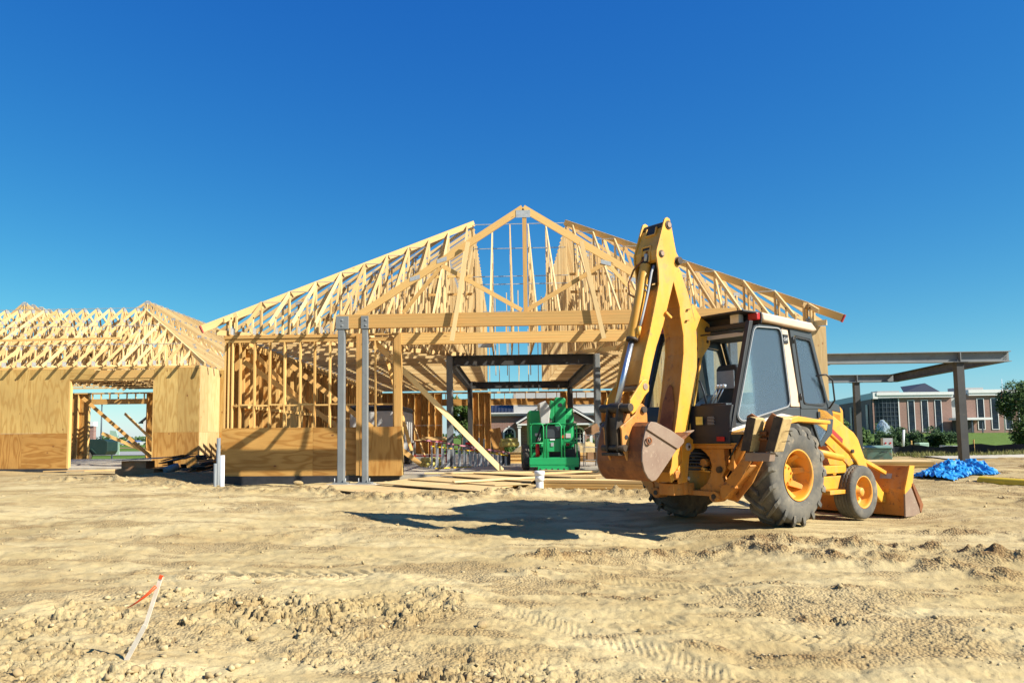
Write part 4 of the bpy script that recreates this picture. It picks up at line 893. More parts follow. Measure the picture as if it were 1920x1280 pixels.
def arch(cx, w_, z0_, zs):
    m = MB(); n = 12; out = [(cx-w_/2-.14, z0_), (cx-w_/2-.14, zs)]; inn = [(cx-w_/2, z0_), (cx-w_/2, zs)]
    for k in range(1, n): a = math.pi-math.pi*k/n; out.append((cx+(w_/2+.14)*math.cos(a), zs+(w_/2+.14)*math.sin(a))); inn.append((cx+w_/2*math.cos(a), zs+w_/2*math.sin(a)))
    out += [(cx+w_/2+.14, zs), (cx+w_/2+.14, z0_)]; inn += [(cx+w_/2, zs), (cx+w_/2, z0_)]
    for k in range(len(out)-1): m.prism([(out[k][0], Y0-.11, out[k][1]), (out[k+1][0], Y0-.11, out[k+1][1]), (inn[k+1][0], Y0-.11, inn[k+1][1]), (inn[k][0], Y0-.11, inn[k][1])], (0, .1, 0))
    m.box(cx-.07, cx+.07, Y0-.13, Y0-.02, zs+w_/2+.02, zs+w_/2+.24); f = m.build('arched_window', 'trim', CB)
    MB().prism([(p[0], Y0-.02, p[1]) for p in inn], (0, .01, 0)).build('pane', 'winglass', f)
    mm = MB(); [mm.box(cx+q-.015, cx+q+.015, Y0-.05, Y0-.022, z0_, zs+w_*.35) for q in (-w_/5, w_/5)]; [mm.box(cx-w_/2, cx+w_/2, Y0-.052, Y0-.023, z-.015, z+.015) for z in (z0_+.3, z0_+.6, zs)]; mm.build('glazing_bar', 'trim', f)
for cx in (.28, 5.75, 9.5, 13): arch(cx, .75, .5, 1.55)
ax, az = 3.9, 4.25
part(CB, 'entrance_gable', 'brick', lambda m: m.prism([(1.1, Y0-1.9, 2.3), (6.6, Y0-1.9, 2.3), (3.85, Y0-1.9, 3.95)], (0, 1.85, 0)))
part(CB, 'gable_trim', 'trim', lambda m: (m.bar((.82, Y0-2.0, 2.32), (3.87, Y0-2.0, 4.15), .3, .12), m.bar((6.9, Y0-2.0, 2.32), (3.87, Y0-2.0, 4.15), .3, .12), m.box(.9, 6.8, Y0-2.05, Y0-.01, 2.17, 2.295)))
part(CB, 'gable_roof', 'roofdark', lambda m: (m.bar((.75, Y0-1.1, 2.42), (3.87, Y0-1.1, 4.28), 2.1, .05), m.bar((6.98, Y0-1.1, 2.42), (3.87, Y0-1.1, 4.28), 2.1, .05)))
for x in (1.05, 6.55):
    c = part(CB, 'porch_column', 'trim', lambda m: (m.box(x-.1, x+.1, Y0-1.95, Y0-1.75, .1, 2.0), m.box(x-.16, x+.16, Y0-2.0, Y0-1.7, 2.0, 2.168)))
part(CB, 'tower_wall', 'grey', lambda m: m.box(-3.6, -2.6, Y0+1, Y0+6, 0, 4.0)); 
# ---------------------------------------------------------------- far left: what the left door opening shows
LP_ = site('street_lamp', 'dark street lamp with one square head seen through the left door opening', 'street lamp', (-38.9, 70, .05))
part(LP_, 'pole', 'mullion', lambda m: m.cyl((-38.9, 70, 0), (-38.9, 70, 4.95), .08, .06, 8)); part(LP_, 'lamp_head', 'mullion', lambda m: m.box(-38.85, -38.2, 69.8, 70.2, 4.88, 5.02))
FH = site('far_warehouse', 'long white low building with a blue gabled roof far behind the left opening', 'building', (-102, 200, -.2))
part(FH, 'wall', 'trim', lambda m: m.box(-110, -92, 200, 212, -.2, .95)); part(FH, 'porch_wall', 'trim', lambda m: m.box(-104, -100.8, 199, 199.95, -.2, .3))
part(FH, 'roof', 'roofblue', lambda m: m.prism([(-104.6, 198.5, .2), (-100.1, 198.5, .2), (-102.4, 198.5, 1.35)], (0, 6, 0))); part(FH, 'gable_trim', 'trim', lambda m: (m.bar((-104.9, 198.4, .25), (-102.4, 198.4, 1.5), .2, .16), m.bar((-99.9, 198.4, .25), (-102.4, 198.4, 1.5), .2, .16)))
for x in rows(-108.5, -93.5, 1.7): bush('far_shrub', 'one of the tiny dark shrubs lined up before the far white building', x, 196, -.15, .75, .5, .4, 60, .14, int(abs(x)*10), group='row of shrubs by the far building')
NB = site('pale_house', 'pale gable end of a house at the right side of the left opening', 'building', (-56, 120, 0))
part(NB, 'wall', 'trim', lambda m: (m.box(-59.6, -52, 120, 128, 2.0, 4.3), m.box(-58.9, -52, 120.4, 128, 0, 1.995), m.prism([(-59.6, 120, 4.31), (-52, 120, 4.31), (-55.8, 120, 7.4)], (0, 8, 0))))
part(NB, 'roof', 'roofdark', lambda m: (m.bar((-60.2, 123.9, 4.1), (-55.8, 123.9, 7.6), 8.6, .15), m.bar((-51.4, 123.9, 4.1), (-55.8, 123.9, 7.6), 8.6, .15)))
BH = site('brick_corner_building', 'brick wall with white cap just left of the street lamp', 'building', (-35.6, 64, 0))
part(BH, 'wall', 'brick', lambda m: m.box(-41, -36.25, 64, 64.4, 0, 2.55)); part(BH, 'cap', 'trim', lambda m: m.box(-41.1, -36.2, 63.9, 64.5, 2.555, 2.95))
# dark green trailer and its pale raised panel
G = site('utility_trailer', 'dark green utility trailer parked behind the left door opening', 'trailer', (-26.2, 47, .05))
b_ = part(G, 'body', 'darkgreen', lambda m: m.prism([(-28.4, 46.4, .35), (-25.5, 46.4, .35), (-25.35, 46.4, .6), (-25.35, 46.4, 1.2), (-25.6, 46.4, 1.36), (-28.4, 46.4, 1.36)], (0, 1.3, 0))); bevel(b_, .04)
for x in (-26.65,): wv_ = part(G, 'wheel', 'rubber', lambda m: m.cyl((x, 46.3, .33), (x, 46.5, .33), .3, n=20)); MB().cyl((x, 46.27, .33), (x, 46.3, .33), .16, n=14).build('hub', 'alu', wv_)
part(G, 'mudguard', 'darkgreen', lambda m: m.prism([(-27.2, 46.25, .5), (-26.95, 46.25, .78), (-26.35, 46.25, .78), (-26.05, 46.25, .5), (-26.05, 46.25, .44), (-26.37, 46.25, .72), (-26.93, 46.25, .72), (-27.2, 46.25, .44)], (0, .18, 0)))
PG = site('raised_panel', 'pale green tilted panel standing behind the dark green trailer', 'panel', (-26.4, 49, .5))
part(PG, 'panel', 'palegreen', lambda m: m.prism([(-26.68, 49, .5), (-25.95, 49, .3), (-25.98, 49, 1.25), (-26.2, 49, 1.9), (-26.62, 49, 1.95)], (0, .06, 0))); part(PG, 'leg', 'mullion', lambda m: m.box(-26.5, -26.42, 49.0, 49.06, 0, .45))
for k, x in enumerate((-18.9, -18.62)): tag(MB().cyl((x, 40+k*.4, 0), (x, 40+k*.4, .95), .035, n=8).build('fence_post', 'mullion'), ('thin dark post, left one of the pair beyond the left slab', 'thin dark post, right one of the pair beyond the left slab')[k], 'post')
# ---------------------------------------------------------------- right middle ground
def cabinet(m): pass
zc = gz(11.6, 24.3)
TC = thing('utility_cabinet', 'faded teal green utility cabinet standing behind the loader bucket', 'cabinet', (11.62, 24.2, .2), R(-18))
o = part(TC, 'case', 'teal', lambda m: m.box(-.35, .35, -.36, .36, 0, .60)); bevel(o, .02); o = part(TC, 'lid', 'teal', lambda m: m.prism([(-.37, -.38, .602), (.37, -.38, .602), (.37, .38, .66), (-.37, .38, .66)], (0, 0, .035))); bevel(o, .01)
part(TC, 'handle', 'black', lambda m: m.tube([(.0, -.365, .46), (.06, -.385, .49), (.18, -.385, .50), (.20, -.365, .48)], .012, 6)); part(TC, 'base', 'concrete', lambda m: m.box(-.4, .4, -.4, .4, -.2, -.002))
tag(o, None)
MP = site('meter_box', 'small pale box with two red marks standing behind the teal cabinet', 'utility box', (12.3, 25, .35))
part(MP, 'case', 'grey', lambda m: m.box(12.2, 12.5, 25, 25.15, .8, 1.12)); part(MP, 'post', 'grey', lambda m: m.box(12.32, 12.38, 25.05, 25.1, .2, .8))
for x in (12.27, 12.42): part(MP, 'red_mark', 'red', lambda m: m.cyl((x, 24.995, .96), (x, 24.985, .96), .03, n=10))
FT = site('fountain', 'white spray of a pond fountain between the canopy post and the juniper hedge', 'fountain', (29.3, 60, .5))
def spray(m):
    rs = np.random.RandomState(8)
    for k in range(900):
        a = rs.rand()*6.28; v = rs.rand(); tt = rs.rand(); q = (.10+.55*v)*tt; h = 1.75*(1-(1-min(1, tt*1.6))**2) if tt < .62 else 1.75*(1-((tt-.62)/.38)**2*.9)
        p = Vector((29.3+q*math.cos(a), 60+q*math.sin(a), .55+h*(1-.25*v))); s_ = .035+.03*rs.rand()
        m.quad(p+Vector((-s_, 0, -s_*2)), p+Vector((s_, 0, -s_*2)), p+Vector((s_*.6, .02, s_*2)), p+Vector((-s_*.6, .02, s_*2)))
part(FT, 'spray', 'water', spray); part(FT, 'nozzle', 'mullion', lambda m: m.cyl((29.3, 60, .4), (29.3, 60, .6), .15, n=10))
tag(MB().cyl((16.38, 32, .5), (16.47, 32, 1.42), .045, n=10).build('marker_pipe', 'white'), 'white upright marker pipe in front of the juniper hedge', 'pipe')
tag(bevel(MB().box(17.0, 17.4, 31.9, 32.3, .62, .88).build('utility_box', 'palegreen'), .03), 'small pale green box at the foot of the juniper hedge', 'utility box')
tag(bevel(MB().prism([(18.4, 32, .66), (19.9, 32, .62), (19.9, 33, .62), (18.4, 33, .66)], (0, 0, .09)).build('white_cover', 'white'), .02), 'flat white cover lying by the right end of the juniper hedge', 'cover')
# silt fence: a fabric panel per stretch between wooden stakes
SFn = site('silt_fence', 'low black silt fence sagging between stakes before the lawn', 'fence', (18, 28, .4))
fp = [(14.2, 30.3), (15.6, 29.8), (17.2, 28.6), (18.6, 27.4), (20.2, 26.6), (22.2, 26.2), (25, 26)]
for (a, b) in zip(fp[:-1], fp[1:]):
    m = MB(); n = 8
    for i in range(n):
        t0, t1 = i/n, (i+1)/n; p = [(a[0]+(b[0]-a[0])*t, a[1]+(b[1]-a[1])*t+.05*math.sin(t*9+a[0])) for t in (t0, t1)]
        h = [.42-.09*math.sin(math.pi*t)+.02*math.sin(t*13) for t in (t0, t1)]; g = [gz(*q)-.03 for q in p]
        m.prism([(p[0][0], p[0][1], g[0]), (p[1][0], p[1][1], g[1]), (p[1][0], p[1][1]+.02, g[1]+h[1]), (p[0][0], p[0][1]+.02, g[0]+h[0])], (0, .008, 0))
    m.build('fabric', 'silt', SFn); part(SFn, 'stake', 'lumber', lambda m: m.bar((b[0], b[1]+.03, gz(*b)-.1), (b[0]+.02, b[1]+.05, gz(*b)+.55), .04, .04))
def tufts():
    m = MB(); rs = np.random.RandomState(2)
    for k in range(9000):
        x = rs.uniform(12.2, 26); y = 24.8+.10*(x-12)+abs(rs.normal())*1.3
        if gn(np.array([x*.9]), np.array([y*.9]), 3)[0] < -.12: continue
        z = 0.38+.0*x if False else None
        m_ = (x, y); a = rs.rand()*6.28; h = .05+.16*rs.rand()**2; P_.append((x, y, a, h))
P_ = []; tufts()
zz = terrain(np.array([p[0] for p in P_]), np.array([p[1] for p in P_]))[0]; m = MB()
for (x, y, a, h), z in zip(P_, zz):
    dx, dy = math.cos(a)*.022, math.sin(a)*.022; lx, ly = random.gauss(0, .05), random.gauss(0, .05); r_ = random.random()
    b = len(m.v); m.v += [Vector((x-dx, y-dy, z-.01)), Vector((x+dx, y+dy, z-.01)), Vector((x+lx, y+ly, z+h))]; m.face([b, b+1, b+2], ((0, 0), (1, 0), (.5, 1)), r_, 0)
tag(m.build('weedy_grass', 'grassblade'), 'thin weedy grass growing along the foot of the black silt fence', 'grass', kind='stuff')
DM = []
for k, (x, y, r_, h, lb) in enumerate(((17.6, 25.2, .35, .22, 'small dark dirt heap at the foot of the right canopy post'), (13.9, 19.4, 1.0, .25, 'low brown dirt heap at the right edge beyond the blue tarp'), (-9.4, 21.6, 1.8, .22, 'dirt mound in the shade left of the plywood half wall'), (2.4, 49.5, 1.9, .85, 'tan soil mound seen behind the green lift'), (5.0, 49, 1.7, .8, 'tan soil mound seen behind the wire cart'))):
    m = MB(); n = 34; V = []; zc = gz(x, y)
    for i in range(n+1):
        for j in range(n+1):
            u = -1+2*i/n; v = -1+2*j/n; q = math.hypot(u, v); hh = h*max(0, 1-q*q)**.8+.10*h*float(fbm(np.array([x+u*3]), np.array([y+v*3]), 4, k+100, .6)[0])*4*max(0, 1-q); V.append((x+u*r_*1.3, y+v*r_, zc-.06+hh))
    F = [(i*(n+1)+j, (i+1)*(n+1)+j, (i+1)*(n+1)+j+1, i*(n+1)+j+1) for i in range(n) for j in range(n)]
    me = bpy.data.meshes.new('dirt_mound'); me.from_pydata(V, [], F); me.materials.append(M['dirt']); at = me.attributes.new('dist', 'FLOAT', 'POINT'); at.data.foreach_set('value', np.full(len(V), (.8, .7, .5, .3, .3)[k], 'f'))
    me.polygons.foreach_set('use_smooth', np.ones(len(F), bool)); tag(link('dirt_mound', me), lb, 'dirt mound')
# ---------------------------------------------------------------- things on the site
# boom lift
BL = thing('boom_lift', 'bright green boom lift with its railed work basket facing the camera on the slab', 'boom lift', (1.30, 20.45, FL))
def gp(name, mat, fn, bv=.012, par=None):
    m = MB(); fn(m); o = m.build(name, mat, par or BL)
    if bv: bevel(o, bv)
    return o
gp('basket_floor', 'green', lambda m: m.box(-.66, .66, 0, .75, .14, .20)); gp('toe_board', 'green', lambda m: (m.box(-.67, .67, -.01, .01, .20, .40)))
gp('step', 'green', lambda m: m.box(-.45, .55, -.03, .02, .02, .14), .01)
for k in range(6): gp('step_hole', 'black', lambda m: m.cyl((-.38+.16*k, -.034, .08), (-.38+.16*k, -.031, .08), .027, n=12), 0)
rail = lambda *pts: (lambda m: m.tube(pts, .019, 7))
for i, (a, b) in enumerate(((-.62, -.28), (-.20, .20), (.28, .62))):
    gp('guard_rail', 'green', rail((a, 0, .40), (a, 0, 1.24), (a+.05, 0, 1.31), (b-.05, 0, 1.31), (b, 0, 1.24), (b, 0, .40)), 0)
gp('guard_rail', 'green', rail((-.62, 0, .78), (-.28, 0, .78)), 0); gp('guard_rail', 'green', rail((.28, 0, .80), (.62, 0, .80)), 0)
for y in (.75,):
    gp('guard_rail', 'green', rail((-.62, 0, 1.31), (-.62, y, 1.31), (.62, y, 1.31), (.62, 0, 1.31)), 0); gp('guard_rail', 'green', rail((-.62, y, .2), (-.62, y, 1.31)), 0); gp('guard_rail', 'green', rail((.62, y, .2), (.62, y, 1.31)), 0)
gp('control_box', 'charcoal', lambda m: m.box(-.24, .22, .06, .25, .92, 1.24)); gp('decal', 'white', lambda m: m.box(-.10, .03, .053, .058, .86, .90), 0); gp('decal', 'grey', lambda m: m.box(-.08, .0, .053, .058, .70, .80), 0)
gp('panel', 'green', lambda m: m.box(-.25, .22, .07, .2, .55, .90)); gp('chassis', 'green', lambda m: m.box(-.6, .6, 1.3, 3.2, .25, .62)); gp('counterweight', 'green', lambda m: m.box(-.64, -.22, 1.2, 3.0, .64, 1.72), .06)
gp('engine_cover', 'green', lambda m: m.box(.2, .66, 1.2, 3.0, .64, 1.66), .08); gp('decal', 'redpaint', lambda m: m.box(-.28, -.20, 1.15, 1.19, 1.5, 1.62), 0); gp('decal', 'white', lambda m: m.box(-.46, -.30, 1.18, 1.195, .98, 1.06), 0)
gp('main_boom', 'green', lambda m: m.prism([(.10, 1.0, 1.18), (.40, 1.0, 1.18), (.42, 1.0, 2.02), (.36, 1.0, 2.08), (.14, 1.0, 2.08), (.10, 1.0, 2.0)], (0, 2.4, -.1)), .02); gp('boom_hole', 'black', lambda m: m.cyl((.26, .995, 1.86), (.26, .990, 1.86), .06, n=14), 0)
gp('jib', 'offwhite', lambda m: m.prism([(-.30, .9, 1.32), (-.08, .9, 1.32), (-.02, .9, 1.75), (-.16, .9, 1.98), (-.34, .9, 1.9)], (0, 1.4, .05)), .02); gp('jib_link', 'green', lambda m: m.prism([(-.06, .95, 1.5), (.08, .95, 1.35), (.10, .95, 1.95), (-.02, .95, 2.0)], (0, .3, 0)), .02)
gp('riser', 'green', lambda m: m.bar((.55, 1.3, 1.7), (.3, 2.6, .9), .2, .2)); gp('extinguisher', 'red', lambda m: m.cyl((-.44, .12, .42), (-.44, .12, .78), .055, n=12), 0); gp('decal', 'redpaint', lambda m: m.box(.36, .46, .52, .53, .70, .78), 0)
gp('engine_bay', 'black', lambda m: m.box(-.21, .19, 1.25, 2.9, .63, 1.34)); gp('bay_shelf', 'charcoal', lambda m: m.box(-.62, .62, .78, 1.25, .2, .24))
for k in range(6): gp('lift_hose', 'black', lambda m: m.tube([(-.18+.05*k, 1.1, 1.30), (-.20+.06*k, .95, 1.05-.03*k), (-.1+.04*k, .9, .8), (-.12+.05*k, 1.15, .6)], .014, 6), 0)
gp('lift_cylinder', 'chrome', lambda m: m.cyl((.0, 1.0, 1.35), (.08, 1.3, 1.95), .035, n=10), 0); gp('tie_bracket', 'offwhite', lambda m: m.box(-.42, -.30, 1.14, 1.19, .84, .94)); gp('vent', 'black', lambda m: [m.box(.30+.05*k, .325+.05*k, 1.185, 1.199, 1.15, 1.45) for k in range(5)], 0)
gp('decal', 'offwhite', lambda m: m.box(.42, .56, 1.18, 1.198, .92, 1.05), 0); gp('decal', 'orangeflag', lambda m: m.box(.28, .40, 1.18, 1.198, .92, 1.0), 0); gp('foot_control', 'charcoal', lambda m: m.box(-.12, .08, .1, .3, .20, .28)); gp('cable_tray', 'black', lambda m: m.tube([(-.32, .8, .45), (-.45, .9, .8), (-.30, 1.15, 1.2), (-.2, 1.5, 1.5)], .03, 7), 0)
gp('toolbox', 'black', lambda m: m.box(-.1, .62, .5, .7, .22, .62))
for (x, y) in ((-.72, 1.5), (.72, 1.5), (-.72, 3.0), (.72, 3.0)):
    wt = gp('wheel', 'rubber', lambda m: m.cyl((x-.1, y, .36), (x+.1, y, .36), .36, n=24), .03); MB().cyl((x-.105*(1 if x < 0 else -1)-.0, y, .36), (x-.11*(1 if x < 0 else -1), y, .36), .17, n=14).build('hub', 'green', wt)
# white trailer inside
WT = thing('box_trailer', 'white enclosed box trailer with black roof edge inside the left bay', 'trailer', (-4.75, 28.2, FL))
o = part(WT, 'body', 'offwhite', lambda m: m.box(-.95, .95, -1.2, 2.4, .42, 2.0)); bevel(o, .12, 3); o = part(WT, 'roof', 'black', lambda m: m.box(-.97, .97, -1.22, 2.42, 1.93, 2.16)); bevel(o, .16, 3)
part(WT, 'frame', 'black', lambda m: m.box(-.9, .9, -1.1, 2.3, .32, .41)); o = part(WT, 'mudguard', 'offwhite', lambda m: m.prism([(.96, -.9, .35), (.96, -.8, .85), (.96, 1.0, .85), (.96, 1.2, .35), (.96, 1.1, .35), (.96, .93, .78), (.96, -.7, .78), (.96, -.8, .35)], (.25, 0, 0)))
for y in (-.35, .5): o = part(WT, 'wheel', 'rubber', lambda m: m.cyl((.98, y, .3), (1.18, y, .3), .3, n=20)); MB().cyl((1.185, y, .3), (1.19, y, .3), .15, n=12).build('hub', 'alu', o)
# row of metal frames with pink and yellow rails
SR = site('metal_frame_row', 'long row of grey metal frames topped by pink and yellow rails on the slab', 'metal frames', (-1.2, 24.4, FL))
fa, fb = Vector((-2.3, 23.2, FL)), Vector((.0, 25.6, FL))
for k in range(15):
    t = k/14; p = fa.lerp(fb, t); h = .80-.42*t; dx = Vector((.62, -.78, 0))*.0
    for q in (0, .13): part(SR, 'upright', 'alu', lambda m: m.bar(p+Vector((q, q*.4, 0)), p+Vector((q, q*.4, h-.08)), .055 if q == 0 else .03, .05))
    part(SR, 'back_upright', 'grey', lambda m: m.bar(p+Vector((.1, .6, 0)), p+Vector((.1, .6, h)), .05, .05)); part(SR, 'foot', 'alu', lambda m: m.bar(p+Vector((-.10, -.25, .01)), p+Vector((.02, .0, .18)), .02, .025))
part(SR, 'pink_rail', 'pink', lambda m: m.bar(fa+Vector((-.2, .3, .88)), fb+Vector((.1, .3, .42)), .06, .045)); part(SR, 'yellow_rail', 'pipeyellow', lambda m: m.bar(fa+Vector((0, -.03, .70)), fb+Vector((.05, -.03, .34)), .04, .03)); part(SR, 'yellow_rail', 'pipeyellow', lambda m: m.bar(fa+Vector((.1, -.1, .015)), fa.lerp(fb, .5)+Vector((0, -.1, .015)), .05, .03))
part(SR, 'end_box', 'black', lambda m: m.box(-.15, .15, 25.6, 25.9, FL+.02, FL+.38))
def bundle(name, lab, x, y, n, rz, mat='yellowwrap'):
    t = thing(name, lab, 'wrapped bundles', (x, y, FL), rz)
    rs = random.Random(int(x*100))
    for k in range(n): o = part(t, 'bundle', mat, lambda m: m.cyl((-.25, k*.17-(n*.08), .08+(k % 2)*.13), (.28+rs.random()*.1, k*.17-(n*.08)+.03, .10+(k % 2)*.13), .085, n=9))
    return t
bundle('wrapped_bundle', 'pile of pale yellow wrapped rolls near the trailer wheel', -2.55, 24.9, 5, .4)
tb = bundle('wrapped_bundle', 'two pale yellow wrapped rolls lying on the far end of the metal frames', .05, 26.2, 3, .3); tb.location.z = FL+.62
RT = site('red_rack', 'dark red steel work rack carrying offcuts of lumber behind the metal frames', 'rack', (-3.0, 29, FL))
for x in (-3.6, -2.95, -2.3):
    for y in (28.8, 29.6): part(RT, 'leg', 'redpaint', lambda m: m.box(x-.02, x+.02, y-.02, y+.02, FL, 1.12))
for z in (.55, 1.1): part(RT, 'rail', 'redpaint', lambda m: m.box(-3.6, -2.1, 28.78, 28.82, z, z+.05))
for k in range(6): part(RT, 'board', 'lumber2', lambda m: m.bar((-3.5+.13*k, 28.7+.1*k, 1.17+.05*(k % 3)), (-2.5+.12*k, 28.9+.1*k, 1.18+.05*(k % 3)), .09, .04))
PU = site('propane_stand', 'metal stand with red gas fittings behind the left front steel column', 'stand', (-1.4, 30, FL))
for x in (-1.6, -1.35, -1.1, -.9): part(PU, 'post', 'alu', lambda m: m.bar((x, 30, FL), (x+.03, 30, 1.35-.2*(x+1.6)), .05, .05))
part(PU, 'red_fitting', 'red', lambda m: m.cyl((-1.62, 29.9, 1.02), (-1.35, 29.9, 1.02), .05)); part(PU, 'shelf', 'redpaint', lambda m: m.box(-1.7, -.8, 29.9, 30.1, .74, .78)); 
WC = site('wire_cart', 'tall wire cart with a tilted cardboard box on top beside the right steel column', 'cart', (2.72, 24.4, FL))
for x in (2.52, 2.95):
    for y in (24.2, 24.7): part(WC, 'post', 'alu', lambda m: m.box(x-.012, x+.012, y-.012, y+.012, FL, 1.32))
for z in (.5, .9, 1.3): part(WC, 'shelf', 'alu', lambda m: m.box(2.52, 2.95, 24.2, 24.7, z, z+.015))
o = tag(MB().bar((2.62, 24.45, 1.38), (2.98, 24.5, 1.56), .3, .26).build('cardboard_box', 'brown'), 'tilted brown cardboard box on top of the wire cart', 'box')
tag(bevel(MB().box(2.6, 2.9, 24.25, 24.6, .52, .75).build('cardboard_box', 'brown'), .01), 'brown carton on the lower shelf of the wire cart', 'box')
for k, (x, y, w_, h) in enumerate(((.55, 27.6, 1.1, .4), (2.9, 29, 1.4, .35))):
    t = site('lumber_pile', ('short pile of cut lumber left of the green lift', 'pile of boards on the slab right of the green lift')[k], 'lumber pile', (x, y, FL))
    for j in range(6): part(t, 'board', 'lumber', lambda m: m.box(x-w_/2+.02*(j % 3), x+w_/2-.03*(j % 2), y+.0+.03*(j % 2), y+.3, FL+.002+j*h/6, FL+(j+1)*h/6-.006))
# plywood leaning inside the centre (right)
tag(MB().bar((-.35, 41, FL), (-.6, 41.4, 1.75), .6, .02, upv=(0, 1, 0)).build('plywood_offcut', 'ply2'), 'orange plywood offcut standing by the rear opening', 'plywood')

# plywood sheets on the ground in front
SH = [[(-4.6, 16.78, .17), (-1.81, 14.34, .10), (-.81, 15.32, .10), (-3.51, 18.0, .17)], [(-3.0, 17.24, .21), (-.54, 15.21, .16), (.25, 16.99, .16), (-2.47, 19.1, .21)], [(-2.41, 18.3, .24), (-.25, 16.57, .19), (.62, 16.9, .20), (-1.78, 19.42, .25)], [(-1.68, 19.0, .30), (.55, 17.0, .24), (.76, 18.5, .25), (-.9, 19.9, .34)], [(-.97, 19.3, .34), (2.0, 17.5, .285), (2.75, 18.4, .29), (-.1, 20.1, .36)], [(.6, 19.3, .36), (3.2, 18.2, .33), (3.6, 19.0, .33), (1.0, 20.1, .37)]]
for k, q in enumerate(SH):
    m = MB().prism(q, (0, 0, .018)); o = m.build('plywood_sheet', 'plypale')
    tag(o, ('lowest plywood sheet on the dirt, nearest the camera', 'second plywood sheet up in the fan of sheets on the dirt', 'third plywood sheet up, partly under the fourth', 'fourth plywood sheet up, reaching toward the slab edge', 'long fifth plywood sheet resting on the slab edge', 'topmost plywood sheet lying right behind the white pipe')[k], 'plywood sheet', 'plywood sheets spread on the dirt')
for k, (a, b) in enumerate((((-1.2, 17.0, .26), (.7, 18.0, .30)), ((.9, 18.4, .37), (3.3, 19.2, .42)), ((-2.1, 19.25, .35), (.9, 19.35, .36)))):
    tag(MB().bar(a, b, .14, .035).build('loose_board', 'lumber2'), ('short loose board lying across the third plywood sheet', 'pale loose board angled across the top plywood sheet', 'long loose board along the front edge of the slab')[k], 'board')
# lumber stack with a person high pipe at its left
LS = site('lumber_stack', 'low stack of long planks on the dirt between the white pipe and the digging bucket', 'lumber stack', (2.0, 16.8, .1))
for lay in range(4):
    for j in range(5):
        y = 16.62+j*.15+.02*random.random(); z = .05+lay*.062; e = random.uniform(-.06, .06)
        part(LS, 'plank', 'lumber' if lay < 3 else 'lumber2', lambda m: m.bar((.84+e, y+.35, z+.03), (3.3+e, y-.35, z+.03), .142, .055))
part(LS, 'plank', 'lumber2', lambda m: m.bar((1.5, 17.6, .33), (3.6, 17.2, .36), .14, .05)); part(LS, 'plank', 'lumber2', lambda m: m.bar((1.9, 17.9, .33), (3.8, 18.0, .36), .14, .05))
# pipes
def pipe(name, lab, x, y, z0_, z1_, r_, mat, cap=False):
    t = thing(name, lab, 'pipe', (x, y, z0_)); h = z1_-z0_
    m = MB(); m.lathe([(0.0, h), (r_, h), (r_, -.2)] if not cap else [(r_, h*.6), (r_, -.2)], (0, 0, 0), 'z', 24); m.build('tube', mat, t)
    if cap:
        m = MB(); m.lathe([(r_, h*.48), (r_*1.22, h*.50), (r_*1.22, h*.76), (r_*1.1, h*.78)], (0, 0, 0), 'z', 24); m.build('coupling', mat, t)
        m = MB(); m.lathe([(r_*1.12, h*.76), (r_*1.34, h*.78), (r_*1.36, h*.97), (r_*1.2, h), (0, h)], (0, 0, 0), 'z', 24); m.build('cap', mat, t)
    return t
pipe('pipe_standpipe', 'short white plastic standpipe with a wide cap in front of the plywood sheets', .74, 16.9, .06, .50, .085, 'white', True)
pipe('pipe_stub', 'white upright plastic pipe at the left corner of the plywood half wall', -7.16, 18.6, .05, .86, .058, 'white'); pipe('pipe_stub', 'tall grey pipe just behind the white pipe at the building corner', -7.42, 19.0, .05, 1.30, .05, 'steel'); pipe('pipe_stub', 'short grey pipe left of the white pipe at the building corner', -7.30, 18.5, .02, .66, .04, 'steel')
YP_ = site('drain_pipe', 'large yellow plastic pipe lying on the dirt at the right edge', 'pipe', (11, 15, .2))
a, b = Vector((9.9, 16.3, .24)), Vector((11.4, 12.6, .17))
def hollow(m):
    m.cyl(a, b, .115, n=20, cap=False); d = (b-a).normalized(); 
part(YP_, 'tube', 'pipeyellow', hollow); part(YP_, 'bore', 'brown', lambda m: m.cyl(a+(b-a)*.004, a+(b-a)*.006, .108, n=20)); part(YP_, 'rim', 'pipeyellow', lambda m: m.cyl(a-(b-a)*.002, a+(b-a)*.02, .120, n=20, cap=False))
